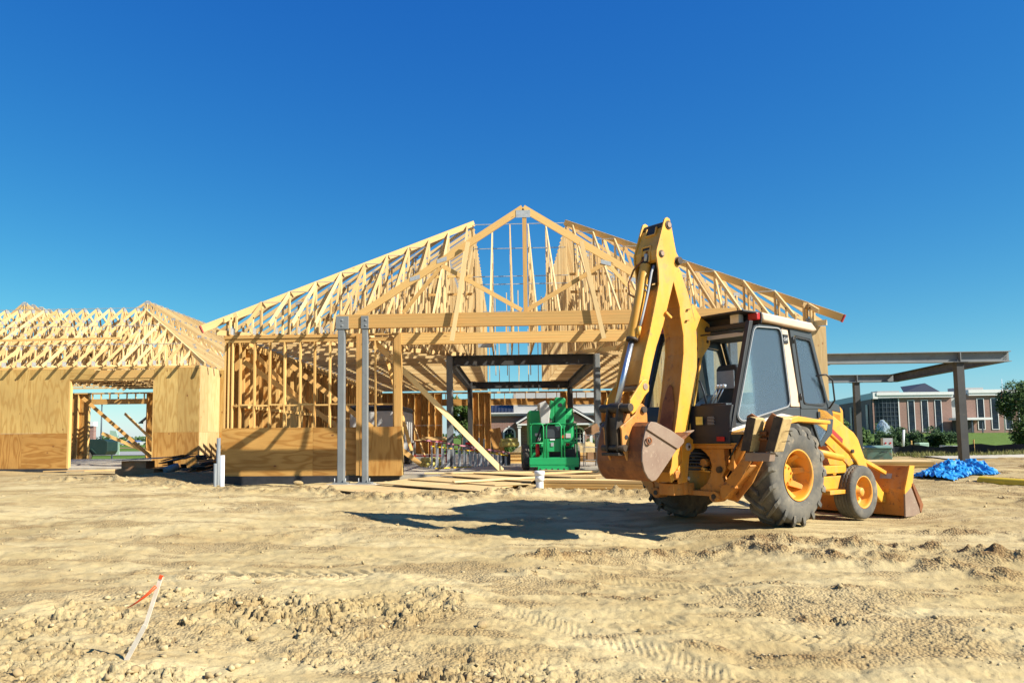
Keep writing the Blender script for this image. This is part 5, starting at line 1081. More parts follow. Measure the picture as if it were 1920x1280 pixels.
# plywood stack and tarp on the right
PS = site('plywood_stack', 'flat stack of new plywood sheets on the dirt beside the blue tarp', 'plywood stack', (9.9, 20.3, .2))
for k in range(14): part(PS, 'sheet', 'plypale' if k > 12 else ('ply' if k % 5 else 'ply2'), lambda m: m.prism([(8.4+random.uniform(-.02, .02), 20.3, .24+k*.022), (10.85+random.uniform(-.02, .03), 19.7, .24+k*.022), (11.3, 21.1, .24+k*.022), (8.8, 21.8, .24+k*.022)], (0, 0, .019)))
part(PS, 'bearer', 'lumber', lambda m: m.bar((10.6, 19.8, .2), (11, 21.1, .2), .09, .09)); part(PS, 'bearer', 'lumber', lambda m: m.bar((9.0, 20.2, .2), (9.4, 21.5, .2), .09, .09))
def tarp():
    n, k_ = 130, 56; V = []; u = np.linspace(0, 1, n)[:, None]; v = np.linspace(0, 1, k_)[None, :]
    ax_, ay_ = 9.38+1.85*u, 16.5+1.3*u; X_ = ax_-.30*v+.04*fbm(u*6+v*0, v*4, 3, 5); Y_ = ay_+.95*v+.10*fbm(u*8, v*3+0*u, 3, 6)
    env = np.sin(np.pi*np.clip(v, 0, 1))**.6
    hump = .27*np.exp(-((u-.40)/.17)**2)+.15*np.exp(-((u-.62)/.14)**2)+.24*np.exp(-((u-.88)/.085)**4)+.12*np.exp(-((u-.12)/.1)**2)
    rid = lambda s_, k: 1-np.abs(fbm(u*s_*1.6+v*s_*.5, v*s_-u*s_*.6, 3, k, .5))*2.6
    H_ = env*hump*(.92+.12*fbm(u*4, v*3, 2, 9))+.055*np.clip(rid(3.2, 7), 0, 1)**2*(.3+env)+.028*np.clip(rid(8, 17), 0, 1)**2*(.4+.6*env)+.012*np.clip(rid(20, 27), 0, 1)
    Y_ = Y_-(.5-v)*.5*np.abs(fbm(u*7, 0*v+.3, 3, 15))
    g = terrain(X_.ravel(), Y_.ravel())[0].reshape(n, k_); Zt = g+.015+np.maximum(H_, 0)
    V = np.stack([X_, Y_, Zt], -1).reshape(-1, 3); F = [(i*k_+j, (i+1)*k_+j, (i+1)*k_+j+1, i*k_+j+1) for i in range(n-1) for j in range(k_-1)]
    me = bpy.data.meshes.new('blue_tarp'); me.from_pydata(V.tolist(), [], F); me.polygons.foreach_set('use_smooth', np.ones(len(F), bool)); me.materials.append(M['blue'])
    o = link('blue_tarp', me); tag(o, 'crumpled bright blue tarp lying on the dirt below the right canopy post', 'tarp'); s_ = o.modifiers.new('solid', 'SOLIDIFY'); s_.thickness = .004
tarp()
tag(MB().prism([(8.0, 17.6, .23), (8.7, 17.0, .22), (8.9, 17.3, .25), (8.2, 17.9, .30)], (0, 0, .03)).build('white_sack', 'white'), 'white plastic sack on the dirt between the loader bucket and the blue tarp', 'sack')
# survey stake with ribbon in the foreground
ST = site('survey_stake', 'thin pale survey stake leaning in the foreground clods with an orange ribbon', 'stake', (-2.55, 4.9, -.4))
zb = gz(-2.55, 4.9); part(ST, 'stake', 'weathered', lambda m: m.bar((-2.62, 4.98, zb-.14), (-2.40, 4.93, zb+.24), .030, .012, upv=(0, 1, 0), r=.95).bar((-2.405, 4.932, zb+.22), (-2.285, 4.90, zb+.56), .025, .010, upv=(0, 1, 0), r=.95))
part(ST, 'orange_tip', 'orangeflag', lambda m: m.bar((-2.291, 4.899, zb+.545), (-2.282, 4.898, zb+.568)  , .023, .013, upv=(0, 1, 0)))
part(ST, 'ribbon', 'orangeflag', lambda m: m.tube([(-2.31, 4.88, zb+.50), (-2.36, 4.86, zb+.45), (-2.43, 4.87, zb+.40), (-2.50, 4.88, zb+.36)], [.012, .010, .006, .002], 5))
for k, (x, y) in enumerate(((15.9, 23.6), (7.9, 7.9))):
    z = gz(x, y); t = site('marker_flag', ('small orange flag on a wire by the plywood stack at the right', 'scrap of bright orange ribbon on the dirt ridge at the right')[k], 'marker flag', (x, y, z))
    part(t, 'wire', 'lumber2', lambda m: m.bar((x-.2*(1-k), y, z), (x, y, z+.22*(1-k)+.03), .012, .012)); part(t, 'ribbon', 'orangeflag', lambda m: m.prism([(x, y, z+.01+.2*(1-k)), (x+.10, y-.02, z+.015+.18*(1-k)), (x+.07, y, z+.06+.22*(1-k)), (x+.01, y, z+.05+.2*(1-k))], (0, .012, 0)))
# scrap heap at the left
DB = site('scrap_heap', 'dark heap of scrap boards, boxes and sheets in the shade at the left doorway', 'scrap heap', (-11, 23.5, .1))
rs = random.Random(4)
o = part(DB, 'carton', 'brown', lambda m: m.box(-12.35, -11.1, 23.1, 23.7, .05, .36)); o = part(DB, 'carton', 'brown', lambda m: m.box(-12.2, -11.4, 23.2, 23.8, .365, .6)); part(DB, 'sheet', 'steel', lambda m: m.prism([(-12.4, 22.95, .62), (-10.9, 23.2, .68), (-10.95, 23.8, .70), (-12.3, 23.8, .64)], (0, 0, .02)))
for k in range(60):
    x = rs.uniform(-11.9, -8.8); y = rs.uniform(23.3, 25.2); z = .12+rs.random()*.75*(1-abs(x+10.4)/2.2); a = rs.uniform(-1.5, 1.5); L = rs.uniform(.3, .95)
    part(DB, 'board', rs.choice(['ply2', 'steeldark', 'steel', 'brown', 'black', 'black', 'foundation']), lambda m: m.bar((x-L/2*math.cos(a), y-L/2*math.sin(a)*.6, z-.1*rs.random()), (x+L/2*math.cos(a), y+L/2*math.sin(a)*.6, z+.12*rs.random()), rs.uniform(.08, .45), .025))
for (x, y, s_) in ((-9.4, 24.2, .34), (-9.0, 24.6, .3), (-8.8, 24.0, .26)):
    v, f = clod_proto(int(s_*100)); me = bpy.data.meshes.new('bin_bag'); me.from_pydata([(x+a[0]*s_, y+a[1]*s_, .1+s_*.5+a[2]*s_) for a in v], [], [tuple(map(int, q)) for q in f]); me.materials.append(M['black']); me.polygons.foreach_set('use_smooth', np.ones(20, bool)); o = link('bin_bag', me, DB); q = o.modifiers.new('s', 'SUBSURF'); q.levels = 1; q.render_levels = 1
part(DB, 'white_scrap', 'white', lambda m: m.bar((-11.0, 22.95, .1), (-10.6, 23.1, .16), .15, .05)); part(DB, 'blue_can', 'steel', lambda m: m.cyl((-10.7, 23.0, .3), (-10.4, 23.3, .42), .12, n=14))
for k in range(5): tag(MB().bar((-15.6+k*.7, 24.6+.2*(k % 2), .14+gz(-15, 24.6)), (-13.6+k*.6, 24.9+.3*(k % 3), .15+gz(-14, 24.6)), .25, .03).build('scrap_board', 'lumber2'), ('leftmost pale scrap board lying flat before the left doorway', 'second pale scrap board from the left before the left doorway', 'middle one of the pale scrap boards before the left doorway', 'fourth pale scrap board from the left, nearing the carton heap', 'rightmost pale scrap board, touching the heap of cartons')[k], 'board', 'scrap boards before the left doorway')
# a few large stones that stand out
for k, (x, y, s_, lb) in enumerate(((1.03, 4.45, .045, 'small dark pointed stone at the bottom of the foreground clods'), (-2.4, 7.2, .06, 'pale rounded stone on the smooth dirt above the stake'), (10.65, 14.7, .10, 'rounded brown stone against the yellow pipe'), (-5.35, 19.1, .17, 'tan clay boulder under the black foundation'), (-.2, 5.9, .07, 'large pale clod in the middle of the clod band'), (-1.9, 5.6, .065, 'big rounded clod just right of the survey stake'))):
    v, f = clod_proto(k+20); z = gz(x, y); me = bpy.data.meshes.new('stone'); me.from_pydata([(x+a[0]*s_, y+a[1]*s_, z+s_*.3+a[2]*s_) for a in v], [], [tuple(map(int, q)) for q in f]); me.materials.append(M['clod']); o = link('stone', me); b2 = o.modifiers.new('s', 'SUBSURF'); b2.levels = 1; b2.render_levels = 1
    tag(o, lb, 'stone')
# ---------------------------------------------------------------- backhoe loader: local x forward, y to its left, z up
BHL = thing('backhoe_loader', 'yellow backhoe loader with black cab, folded digging arm and raised side stabiliser, parked on the dirt', 'backhoe loader', (3.313, 11.377, 0), R(38))
BHL['label'] = 'yellow backhoe loader with black cab, its digging arm folded up at the back'
def bp(name, mat, fn, bv=.008, par=None, seg=2):
    m = MB(); fn(m); o = m.build(name, mat, par or BHL)
    if bv: bevel(o, bv, seg)
    return o
def plate(poly, y, th=.03): return lambda m: m.prism([(u, y, z) for u, z in poly], (0, th, 0))
def ring(m, outer, inner, y, th):
    n = len(outer)
    for i in range(n):
        j = (i+1) % n; m.prism([(outer[i][0], y, outer[i][1]), (outer[j][0], y, outer[j][1]), (inner[j][0], y, inner[j][1]), (inner[i][0], y, inner[i][1])], (0, th, 0))
def rounded(poly, r, n=4):
    out = []; L = len(poly)
    for i in range(L):
        p0, p, p1 = Vector(poly[i-1]), Vector(poly[i]), Vector(poly[(i+1) % L]); a = (p0-p); b = (p1-p); ra = min(r, a.length*.45, b.length*.45); a = p+a.normalized()*ra; b = p+b.normalized()*ra
        for k in range(n+1): t = k/n; q = a*(1-t)**2+p*2*t*(1-t)+b*t*t; out.append((q.x, q.y))
    return out
def offs(poly, d):
    out = []; L = len(poly); ar = sum(poly[i][0]*poly[(i+1) % L][1]-poly[(i+1) % L][0]*poly[i][1] for i in range(L)); s_ = 1 if ar > 0 else -1
    for i in range(L):
        p0, p, p1 = Vector(poly[i-1]), Vector(poly[i]), Vector(poly[(i+1) % L]); e0 = (p-p0).normalized(); e1 = (p1-p).normalized()
        n0 = Vector((e0.y, -e0.x))*s_; n1 = Vector((e1.y, -e1.x))*s_; b = (n0+n1); b = b/max(.3, b.length**2/2) if b.length > .1 else n0; q = p+b*d; out.append((q.x, q.y))
    return out
# wheels
def rear_wheel(loc, rz):
    m = MB(); m.lathe([(.345, -.20), (.355, -.215), (.335, -.21), (.325, -.17), (.318, -.10), (.312, -.02), (.30, .04), (.24, .055), (.16, .04), (.15, -.02), (.10, -.03), (0, -.03)], (0, 0, 0), 'y', 44)
    for k in range(8):
        a = k*math.pi/4+.2; c, s_ = math.cos(a), math.sin(a); m.prism([(.20*c-.05*s_, .03, .20*s_+.05*c), (.20*c+.05*s_, .03, .20*s_-.05*c), (.315*c+.035*s_, -.10, .315*s_-.035*c), (.315*c-.035*s_, -.10, .315*s_+.035*c)], (0, .06, 0))
        m.cyl((.11*c, -.05, .11*s_), (.11*c, -.03, .11*s_), .014, n=6)
    w_ = m.build('rear_wheel', 'amber', BHL); w_.location = loc; w_.rotation_euler = (0, 0, rz)
    m = MB(); P_ = [(.338, -.195), (.37, -.212), (.42, -.225), (.50, -.232), (.57, -.226), (.62, -.213), (.650, -.185), (.662, -.10), (.668, 0), (.662, .10), (.650, .185), (.62, .213), (.57, .226), (.50, .232), (.42, .225), (.36, .20)]
    m.lathe(P_, (0, 0, 0), 'y', 72); m.build('tyre', 'rubber', w_)
    m = MB(); nl = 17
    for side in (-1, 1):
        for k in range(nl):
            t0 = 2*math.pi*(k+(.5 if side > 0 else 0))/nl; rr_ = random.random(); st = []
            for (y, dt, rt_, rb, hw) in ((.238, -.01, .595, .56, .046), (.236, .0, .655, .60, .052), (.205, .04, .703, .64, .056), (.12, .17, .712, .655, .052), (.03, .31, .716, .66, .050), (-.015, .34, .712, .66, .046)):
                t = t0+dt; q = []
                for (tt, r_) in ((t-hw-.008, rb), (t-hw+.012, rt_), (t+hw-.012, rt_), (t+hw+.008, rb)): q.append(Vector((r_*math.cos(tt), side*y, r_*math.sin(tt))))
                st.append(q)
            b = len(m.v)
            for q in st: m.v += q
            for i in range(len(st)-1):
                for j in range(3):
                    f = [b+i*4+j, b+i*4+j+1, b+i*4+4+j+1, b+i*4+4+j]; m.face(f if side < 0 else f[::-1], ((0, 0),)*4, rr_, 0)
            for e in (0, len(st)-1): m.face([b+e*4+q for q in range(4)], ((0, 0),)*4, rr_, 0)
    l_ = m.build('tread_lugs', 'rubber', w_); bevel(l_, .008, 1, 30); tag(l_, kind='stuff'); return w_
rear_wheel((0, -.885, .70), 0); rear_wheel((0, .885, .70), math.pi)
def front_wheel(loc, rz):
    m = MB(); m.lathe([(.245, -.125), (.252, -.137), (.235, -.132), (.228, -.09), (.215, .0), (.18, .02), (.12, .0), (.10, -.02), (.075, -.03), (.07, -.10), (.045, -.115), (0, -.115)], (0, 0, 0), 'y', 40)
    for k in range(6): a = k*math.pi/3; m.cyl((.135*math.cos(a), -.02, .135*math.sin(a)), (.135*math.cos(a), .01, .135*math.sin(a)), .014, n=6)
    w_ = m.build('front_wheel', 'amber', BHL); w_.location = loc; w_.rotation_euler = (0, 0, rz)
    prof = [(.24, -.13), (.27, -.143), (.33, -.15), (.375, -.146), (.398, -.134)]+[(.415-.006*abs(y)/.11, y) for y in np.linspace(-.12, .12, 25)]+[(.398, .134), (.375, .146), (.33, .15), (.27, .143), (.24, .13)]
    def gr(t, k):
        y = prof[k][1]
        if abs(y) > .125:
            return (.007 if (abs(y) < .14 and prof[k][0] > .38 and (t*30/math.pi) % 1 < .5) else 0)
        tri = abs(((t*36/(2*math.pi)) % 1)*2-1)-.5; d = min(abs(y-g-.016*tri) for g in (-.075, -.025, .025, .075)); return -.016 if d < .0065 else 0
    m = MB(); m.lathe(prof, (0, 0, 0), 'y', 216, fn=gr); m.build('tyre', 'rubber', w_); return w_
front_wheel((2.09, -.76, .36), 0); front_wheel((2.09, .76, .36), math.pi)
bp('front_axle', 'greasy', lambda m: m.cyl((2.09, -.6, .36), (2.09, .6, .36), .07)); bp('rear_axle', 'greasy', lambda m: m.cyl((0, -.68, .70), (0, .68, .70), .13))
bp('chassis', 'amber', lambda m: m.box(-.85, 2.6, -.36, .36, .42, .95)); bp('chassis', 'greasy', lambda m: m.box(-.8, 1.2, -.55, .55, .60, 1.12))
# hood
hood = [(1.35, 1.50), (1.35, 1.86), (2.04, 1.78), (2.42, 1.70), (2.49, 1.64), (2.47, .95), (1.35, .95)]
H = bp('hood', 'amber', plate(hood, -.42, .84), .03, seg=3); bp('hood_top', 'charcoal', lambda m: m.prism([(1.36, -.43, 1.72), (1.36, -.43, 1.88), (2.04, -.43, 1.80), (2.36, -.43, 1.725), (2.40, -.43, 1.60)], (0, .86, 0)), .012)
bp('exhaust_cover', 'yellow', lambda m: m.box(2.0, 2.12, -.2, -.08, 1.8, 1.98))
bp('grille_recess', 'greasy', lambda m: m.prism([(2.10, -.424, 1.60), (2.38, -.424, 1.56), (2.38, -.424, 1.24), (2.10, -.424, 1.34)], (0, .003, 0)), 0)
for k in range(8):
    u = 2.11+.035*k; bp('grille_slat', 'yellow', lambda m: m.box(u-.008, u+.008, -.436, -.424, 1.34-.012*k, 1.60-.005*k), 0)
# side step and tank
bp('side_tank', 'amber', lambda m: m.prism([(1.24, -.72, .62), (1.85, -.72, .62), (1.70, -.72, .42), (1.24, -.72, .42)], (0, .36, 0)), .012); bp('side_tank', 'amber', lambda m: m.box(1.24, 1.86, -.76, -.36, .66, .78), .012)
bp('side_step', 'amber', lambda m: m.box(1.24, 1.95, -.83, -.40, .355, .415), .006); bp('step_bracket', 'amber', lambda m: m.prism([(1.72, -.74, .42), (1.93, -.74, .42), (1.84, -.74, .62)], (0, .02, 0)), 0)
# loader arms
def arm(y, s_):
    a = bp('loader_arm', 'yellow', lambda m: m.prism([(1.05, y, 1.66), (1.30, y, 1.62), (2.06, y, 1.28), (2.18, y, 1.18), (2.44, y, .72), (2.86, y, .34), (3.02, y, .26), (3.02, y, .14), (2.80, y, .16), (2.30, y, .55), (2.10, y, .82), (1.92, y, .98), (1.20, y, 1.34), (1.05, y, 1.40)], (0, .14*s_, 0)), .02)
    MB().prism([(1.44, y-.003*s_, 1.335), (1.72, y-.003*s_, 1.18), (1.70, y-.003*s_, 1.115), (1.42, y-.003*s_, 1.27)], (0, .002*s_, 0)).build('red_reflector', 'redpaint', a)
    bp('lower_link', 'amber', lambda m: m.prism([(1.25, y+.02*s_, 1.30), (1.93, y+.02*s_, .93), (2.04, y+.02*s_, .80), (1.90, y+.02*s_, .76), (1.78, y+.02*s_, .84), (1.25, y+.02*s_, 1.14)], (0, .03*s_, 0)), .004)
    c = bp('loader_cylinder', 'yellow', lambda m: m.cyl((1.0, y+.06*s_, 1.0), (1.76, y+.06*s_, .90), .055, n=16), 0); MB().cyl((1.76, y+.06*s_, .90), (2.2, y+.06*s_, .82), .03, n=12).build('rod', 'chrome', c)
    bp('tilt_link', 'yellow', lambda m: m.bar((2.2, y+.05*s_, .9), (3.05, y+.05*s_, .62), .06, .06)); bp('pin', 'greasy', lambda m: m.cyl((1.96, y-.03*s_, .99), (1.96, y+.1*s_, .99), .03, n=10), 0)
arm(-.80, 1); arm(.80, -1)
# loader bucket
LBk = bp('loader_bucket', 'orange', lambda m: (m.prism([(3.13, -1.08, .74), (3.28, -1.08, .73), (3.28, -1.08, .70), (3.17, -1.08, .70), (2.985, -1.08, .36), (2.97, -1.08, .02), (3.45, -1.08, -.045), (3.45, -1.08, -.065), (2.92, -1.08, -.04), (2.94, -1.08, .37)], (0, 2.16, 0))), .006)
for y in (-1.105, 1.08):
    MB().prism([(3.13, y, .745), (3.29, y, .74), (3.20, y, .47), (3.14, y, .40), (2.93, y, .30), (2.93, y, .37)], (0, .025, 0)).build('side_plate', 'yellow', LBk)
    MB().prism([(2.93, y, .30), (3.14, y, .40), (3.37, y, .05), (3.40, y, -.06), (2.91, y, -.055)], (0, .025, 0)).build('side_plate', 'worn', LBk)
    MB().prism([(3.16, y-.008, .45), (3.22, y-.008, .46), (3.46, y-.008, .16), (3.50, y-.008, .10), (3.42, y-.008, -.02), (3.38, y-.008, .02), (3.38, y-.008, .10)], (0, .045, 0)).build('side_cutter', 'rustbucket', LBk)
bevel(MB().prism([(3.40, -1.1, -.075), (3.40, -1.1, -.05), (3.78, -1.1, -.045), (3.80, -1.1, -.055)], (0, 2.2, 0)).build('cutting_edge', 'worn', LBk), .003)
MB().prism([(3.065, -.86, .61), (3.02, -.86, .53), (3.02, -.68, .53), (3.065, -.68, .61)], (-.004, 0, .002)).build('decal', 'grey', LBk)
# rear frame
bp('rear_frame', 'orange', lambda m: (m.box(-1.02, -.84, -.86, .86, 1.075, 1.13))); bp('rear_frame_lip', 'yellow', lambda m: m.box(-1.04, -.80, -.87, .87, 1.132, 1.150), .003)
for s_ in (-1, 1):
    edge = [(.26, 1.073), (.34, 1.02), (.41, .95), (.44, .84), (.41, .70), (.34, .59), (.24, .53), (.24, .44), (.60, .40), (.66, .56), (.60, .70), (.66, .80), (.64, 1.073)]
    bp('rear_frame', 'orange', lambda m: m.prism([(-1.0, s_*y, z) for y, z in edge], (.12, 0, 0)), .006)
    bp('frame_rib', 'orange', lambda m: m.box(-1.01, -.86, s_*.78-.02, s_*.78+.02, .55, 1.07)); bp('pin', 'greasy', lambda m: m.cyl((-1.03, s_*.57, .79), (-.9, s_*.57, .79), .045, n=14), 0); bp('pin', 'orange', lambda m: m.cyl((-1.06, s_*.50, .43), (-.86, s_*.50, .43), .075, n=18), .006); bp('pin', 'greasy', lambda m: m.cyl((-1.07, s_*.50, .43), (-1.05, s_*.50, .43), .035, n=12), 0)
bp('lower_beam', 'orange', lambda m: m.box(-1.03, -.84, -.52, .52, .43, .50)); bp('back_plate', 'black', lambda m: m.box(-.84, -.80, -.75, .75, .45, 1.07))
bp('valve_block', 'greasy', lambda m: m.box(-.92, -.84, -.40, -.1, .86, 1.03)); bp('cylinder_end', 'orange', lambda m: m.cyl((-1.0, -.30, .88), (-.84, -.30, .88), .055, n=16)); bp('cylinder_end', 'yellow', lambda m: (m.cyl((-1.02, -.30, .80), (-.9, -.30, .78), .022, n=10), m.cyl((-1.0, -.25, .77), (-.97, -.40, .76), .012, n=8)), 0)
for k in range(6):
    z = 1.0-.045*k; bp('hose', 'black', lambda m: m.tube([(-1.30, -.06, z), (-1.15, -.16, z+.015), (-1.0, -.24, z+.01), (-.9, -.34, z-.01)], .016, 7), 0); bp('hose_end', 'alu', lambda m: m.cyl((-1.31, -.05, z), (-1.22, -.11, z+.008), .019, n=8), 0)
bp('hose_end', 'offwhite', lambda m: m.cyl((-1.22, -.09, .67), (-1.08, -.12, .66), .028, n=10), .004)
# stabilisers, folded up beside the frame
for s_ in (-1, 1):
    f = lambda pts, u: [(u, s_*abs(y) if y < 0 else -s_*y, z) for y, z in pts]
    L = bp('stabiliser_leg', 'orange', lambda m: (m.prism(f([(-1.02, 1.05), (-1.05, .90), (-.90, .68), (-.64, .40), (-.56, .42), (-.58, .56), (-.80, .80)], -1.02), (.03, 0, 0)), m.prism(f([(-1.10, 1.05), (-1.10, .90), (-.94, .62), (-.70, .36), (-.56, .38), (-.60, .50), (-.86, .78)], -.84), (.03, 0, 0)),
        m.bar((-.92, s_*.62, .40), (-.92, s_*1.03, .86), .16, .02), m.bar((-.985, s_*.72, .56), (-.86, s_*.80, .58), .015, .03), m.bar((-.985, s_*.86, .72), (-.86, s_*.94, .78), .015, .03)), .006)
    c = bp('stabiliser_cylinder', 'orange', lambda m: m.cyl((-.93, s_*.70, .80), (-.93, s_*1.03, 1.34), .062, n=18), .004); MB().cyl((-.93, s_*1.00, 1.28), (-.93, s_*1.08, 1.42), .03, n=12).build('rod', 'chrome', c)
    MB().tube([(-1.0, s_*.72, .93), (-1.03, s_*.82, 1.06), (-1.0, s_*.96, 1.28)], .012, 6).build('hose', 'black', c)
    Fp = bp('stabiliser_foot', 'rustbucket', lambda m: (m.prism(f([(-1.05, 1.50), (-1.12, 1.53), (-1.20, 1.48), (-1.06, 1.02), (-.98, 1.06)], -1.06), (.03, 0, 0)), m.prism(f([(-1.28, 1.44), (-1.36, 1.53), (-1.46, 1.46), (-1.24, 1.0), (-1.12, 1.0), (-1.18, 1.2)], -.98), (.03, 0, 0)), m.bar((-1.0, s_*1.16, 1.20), (-1.0, s_*1.30, 1.20), .05, .03), m.bar((-1.0, s_*1.16, 1.28), (-1.0, s_*1.30, 1.27), .06, .05)), .006)
    for (y0, y1, u0) in ((1.15, 1.04, -1.10), (1.48, 1.335, -1.02)):
        d0 = Vector((u0, s_*(y0+.055), 1.475)); d1 = Vector((u0, s_*(y1+.055), 1.05))
        pd = MB().bar(d0+Vector((.04, 0, 0)), d1+Vector((.04, 0, 0)), .21, .105, upv=(0, -1, 0)); o = pd.build('pad', 'pad', Fp); bevel(o, .016, 2)
        MB().bar(d0+Vector((.04, s_*-.066, 0)), d1+Vector((.04, s_*-.066, 0)), .215, .022, upv=(0, -1, 0)).build('pad_plate', 'greasy', Fp); MB().bar(d0+Vector((-.068, 0, 0)), d1+Vector((-.068, 0, 0)), .006, .10, upv=(0, -1, 0)).build('pad_face', 'greasy', Fp)
        for t in (.42, .52+.2*(y0 > 1.3)): MB().bar(d0.lerp(d1, t)+Vector((.04, s_*.0535, 0)), d0.lerp(d1, t)+Vector((.04, s_*.0540, -.008)), .21, .003, upv=(1, 0, 0)).build('pad_joint', 'greasy', Fp)
    bp('foot_bar', 'worn', lambda m: m.prism([(-1.11, s_*1.04, 1.03), (-1.11, s_*1.40, 1.03), (-1.11, s_*1.38, .92), (-1.11, s_*1.03, .92)], (.12, 0, 0)), .006)
# cab
WIN = rounded([(-.45, 2.745), (.17, 2.765), (.325, 1.73), (.28, 1.66), (-.80, 1.445), (-.90, 1.50)], .09)
DW = rounded([(.53, 2.665), (.91, 2.64), (1.265, 1.735), (1.19, 1.69), (.70, 1.715)], .05)
LW = rounded([(.94, 1.43), (1.32, 1.44), (1.28, 1.30), (1.10, 1.14)], .04)
for s_, y in ((1, -.80), (-1, .80)):
    side = []
    q = lambda poly, dy=0, th=.03: (lambda m: m.prism([(u, y+dy*s_, z) for u, z in poly], (0, th*s_, 0)))
    bp('window_frame', 'charcoal', lambda m: ring(m, offs(WIN, .035), WIN, y-.012*s_, .04*s_), 0); bp('window_pane', 'glass', q(WIN, .01, .006), 0)
    bp('window_seal', 'grey', lambda m: ring(m, offs(WIN, .012), WIN, y-.018*s_, .01*s_), 0)
    bp('cab_post', 'black', q([(-1.05, 1.33), (-.55, 2.83), (-.47, 2.83), (-.49, 2.77), (-.935, 1.50), (-.94, 1.36)], -.008, .07)); bp('cab_post', 'cream', q([(.22, 2.80), (.36, 2.80), (.60, 1.655), (.375, 1.655), (.36, 1.72), (.205, 2.77)], .0, .04))
    bp('side_panel', 'charcoal', q([(-1.02, 1.345), (-.94, 1.42), (-.80, 1.405), (.33, 1.64), (.60, 1.65), (.60, 1.50), (.12, 1.555)], .0, .04)); bp('side_stripe', 'offwhite', q([(-1.05, 1.30), (-1.03, 1.343), (.12, 1.553), (.60, 1.498), (.60, 1.475), (.12, 1.515)], -.012, .04), .003)
    dr = bp('door', 'charcoal', lambda m: ring(m, rounded([(.405, 2.785), (.96, 2.765), (1.385, 1.64), (.61, 1.63)], .03), rounded([(.50, 2.70), (.93, 2.67), (1.30, 1.73), (.675, 1.69)], .03), y-.01*s_, .035*s_), 0)
    MB().prism([(.61, y, 1.63), (1.385, y, 1.64), (1.47, y, 1.60), (1.46, y, 1.475), (.61, y, 1.475)], (0, .03*s_, 0)).build('lower_panel', 'charcoal', dr)
    o = MB(); ring(o, offs(DW, .022), DW, y-.018*s_, .03*s_); o.build('pane_seal', 'black', dr); MB().prism([(u, y+.004*s_, z) for u, z in DW], (0, .006*s_, 0)).build('pane', 'glass', dr)
    MB().box(1.03, 1.09, min(y-.02*s_, y-.003*s_), max(y-.02*s_, y-.003*s_), 1.50, 1.59).build('handle', 'black', dr)
    for z in (1.80, 2.62): MB().cyl((.44+(2.7-z)*.16, y-.03*s_, z-.05), (.44+(2.7-z)*.16, y-.03*s_, z+.05), .014, n=8).build('hinge', 'black', dr)
    bp('lower_window_frame', 'charcoal', lambda m: ring(m, rounded([(.88, 1.47), (1.47, 1.485), (1.42, 1.27), (1.10, 1.06)], .03), LW[:] if False else rounded([(.94, 1.43), (1.32, 1.44), (1.28, 1.30), (1.10, 1.14)], .03), y-.005*s_, .035*s_), 0); bp('lower_window', 'glass', q(LW, .006, .006), 0)
    bp('lower_window_back', 'grey', q(LW, .03, .006), 0)
    bp('front_post', 'black', q([(.93, 2.83), (1.0, 2.83), (1.50, 1.55), (1.40, 1.55)], .04, .06))
    bp('fender', 'yellow', lambda m: m.prism([(-1.07, y-.005*s_, 1.262), (-1.05, y-.005*s_, 1.298), (.12, y-.005*s_, 1.512), (.60, y-.005*s_, 1.470), (.94, y-.005*s_, 1.455), (.94, y-.005*s_, 1.40), (.60, y-.005*s_, 1.42), (.12, y-.005*s_, 1.43)], (0, -.25*s_, 0)), .01)
    bp('fender', 'black', lambda m: m.prism([(-1.04, y+.02*s_, 1.26), (.1, y+.02*s_, 1.42), (.90, y+.02*s_, 1.42), (1.05, y+.02*s_, 1.12), (.9, y+.02*s_, .95), (.7, y+.02*s_, 1.2), (0, y+.02*s_, 1.43-.03), (-.5, y+.02*s_, 1.25), (-.7, y+.02*s_, 1.12), (-1.02, y+.02*s_, 1.12)], (0, .02*s_, 0)), 0)
    bp('mirror_arm', 'black', lambda m: m.tube([(1.0, y-.03*s_, 2.12), (1.12, y-.12*s_, 2.14), (1.25, y-.14*s_, 2.06), (1.36, y-.10*s_, 1.76), (1.34, y-.02*s_, 1.64)], .013, 7), 0)
bp('lettering_plate', 'black', lambda m: m.box(.235, .345, -.815, -.801, 2.56, 2.69), 0)
tx = bpy.data.curves.new('lettering', 'FONT'); tx.body = 'CAT'; tx.size = .062; tx.extrude = .001; tx.align_x = 'CENTER'
to = bpy.data.objects.new('lettering', tx); col.objects.link(to); dg = bpy.context.evaluated_depsgraph_get(); tm = bpy.data.meshes.new_from_object(to.evaluated_get(dg)); bpy.data.objects.remove(to)
lt = link('lettering', tm, BHL); tm.materials.clear(); tm.materials.append(M['white']); lt.location = (.29, -.8165, 2.60); lt.rotation_euler = (R(90), 0, 0)
bp('roof', 'cream', lambda m: m.prism([(-.34, -.87, 2.955), (.90, -.87, 2.905), (1.05, -.87, 2.80), (.92, -.87, 2.775), (-.32, -.87, 2.835)], (0, 1.74, 0)), .03, seg=3)
bp('roof_rear', 'black', lambda m: m.prism([(-.355, -.86, 2.96), (-.60, -.74, 2.985), (-.60, .74, 2.985), (-.355, .86, 2.96)], (0, 0, -.03)), .008); bp('roof_rear', 'black', lambda m: m.box(-.36, -.345, -.86, .86, 2.80, 2.955), .004)
bp('roof_underside', 'black', lambda m: m.box(-.34, .98, -.80, .80, 2.765, 2.80), 0); bp('header', 'black', lambda m: m.box(-.52, -.44, -.74, .74, 2.76, 2.82)); bp('header_trim', 'offwhite', lambda m: m.box(-.47, -.45, -.70, .72, 2.64, 2.70))
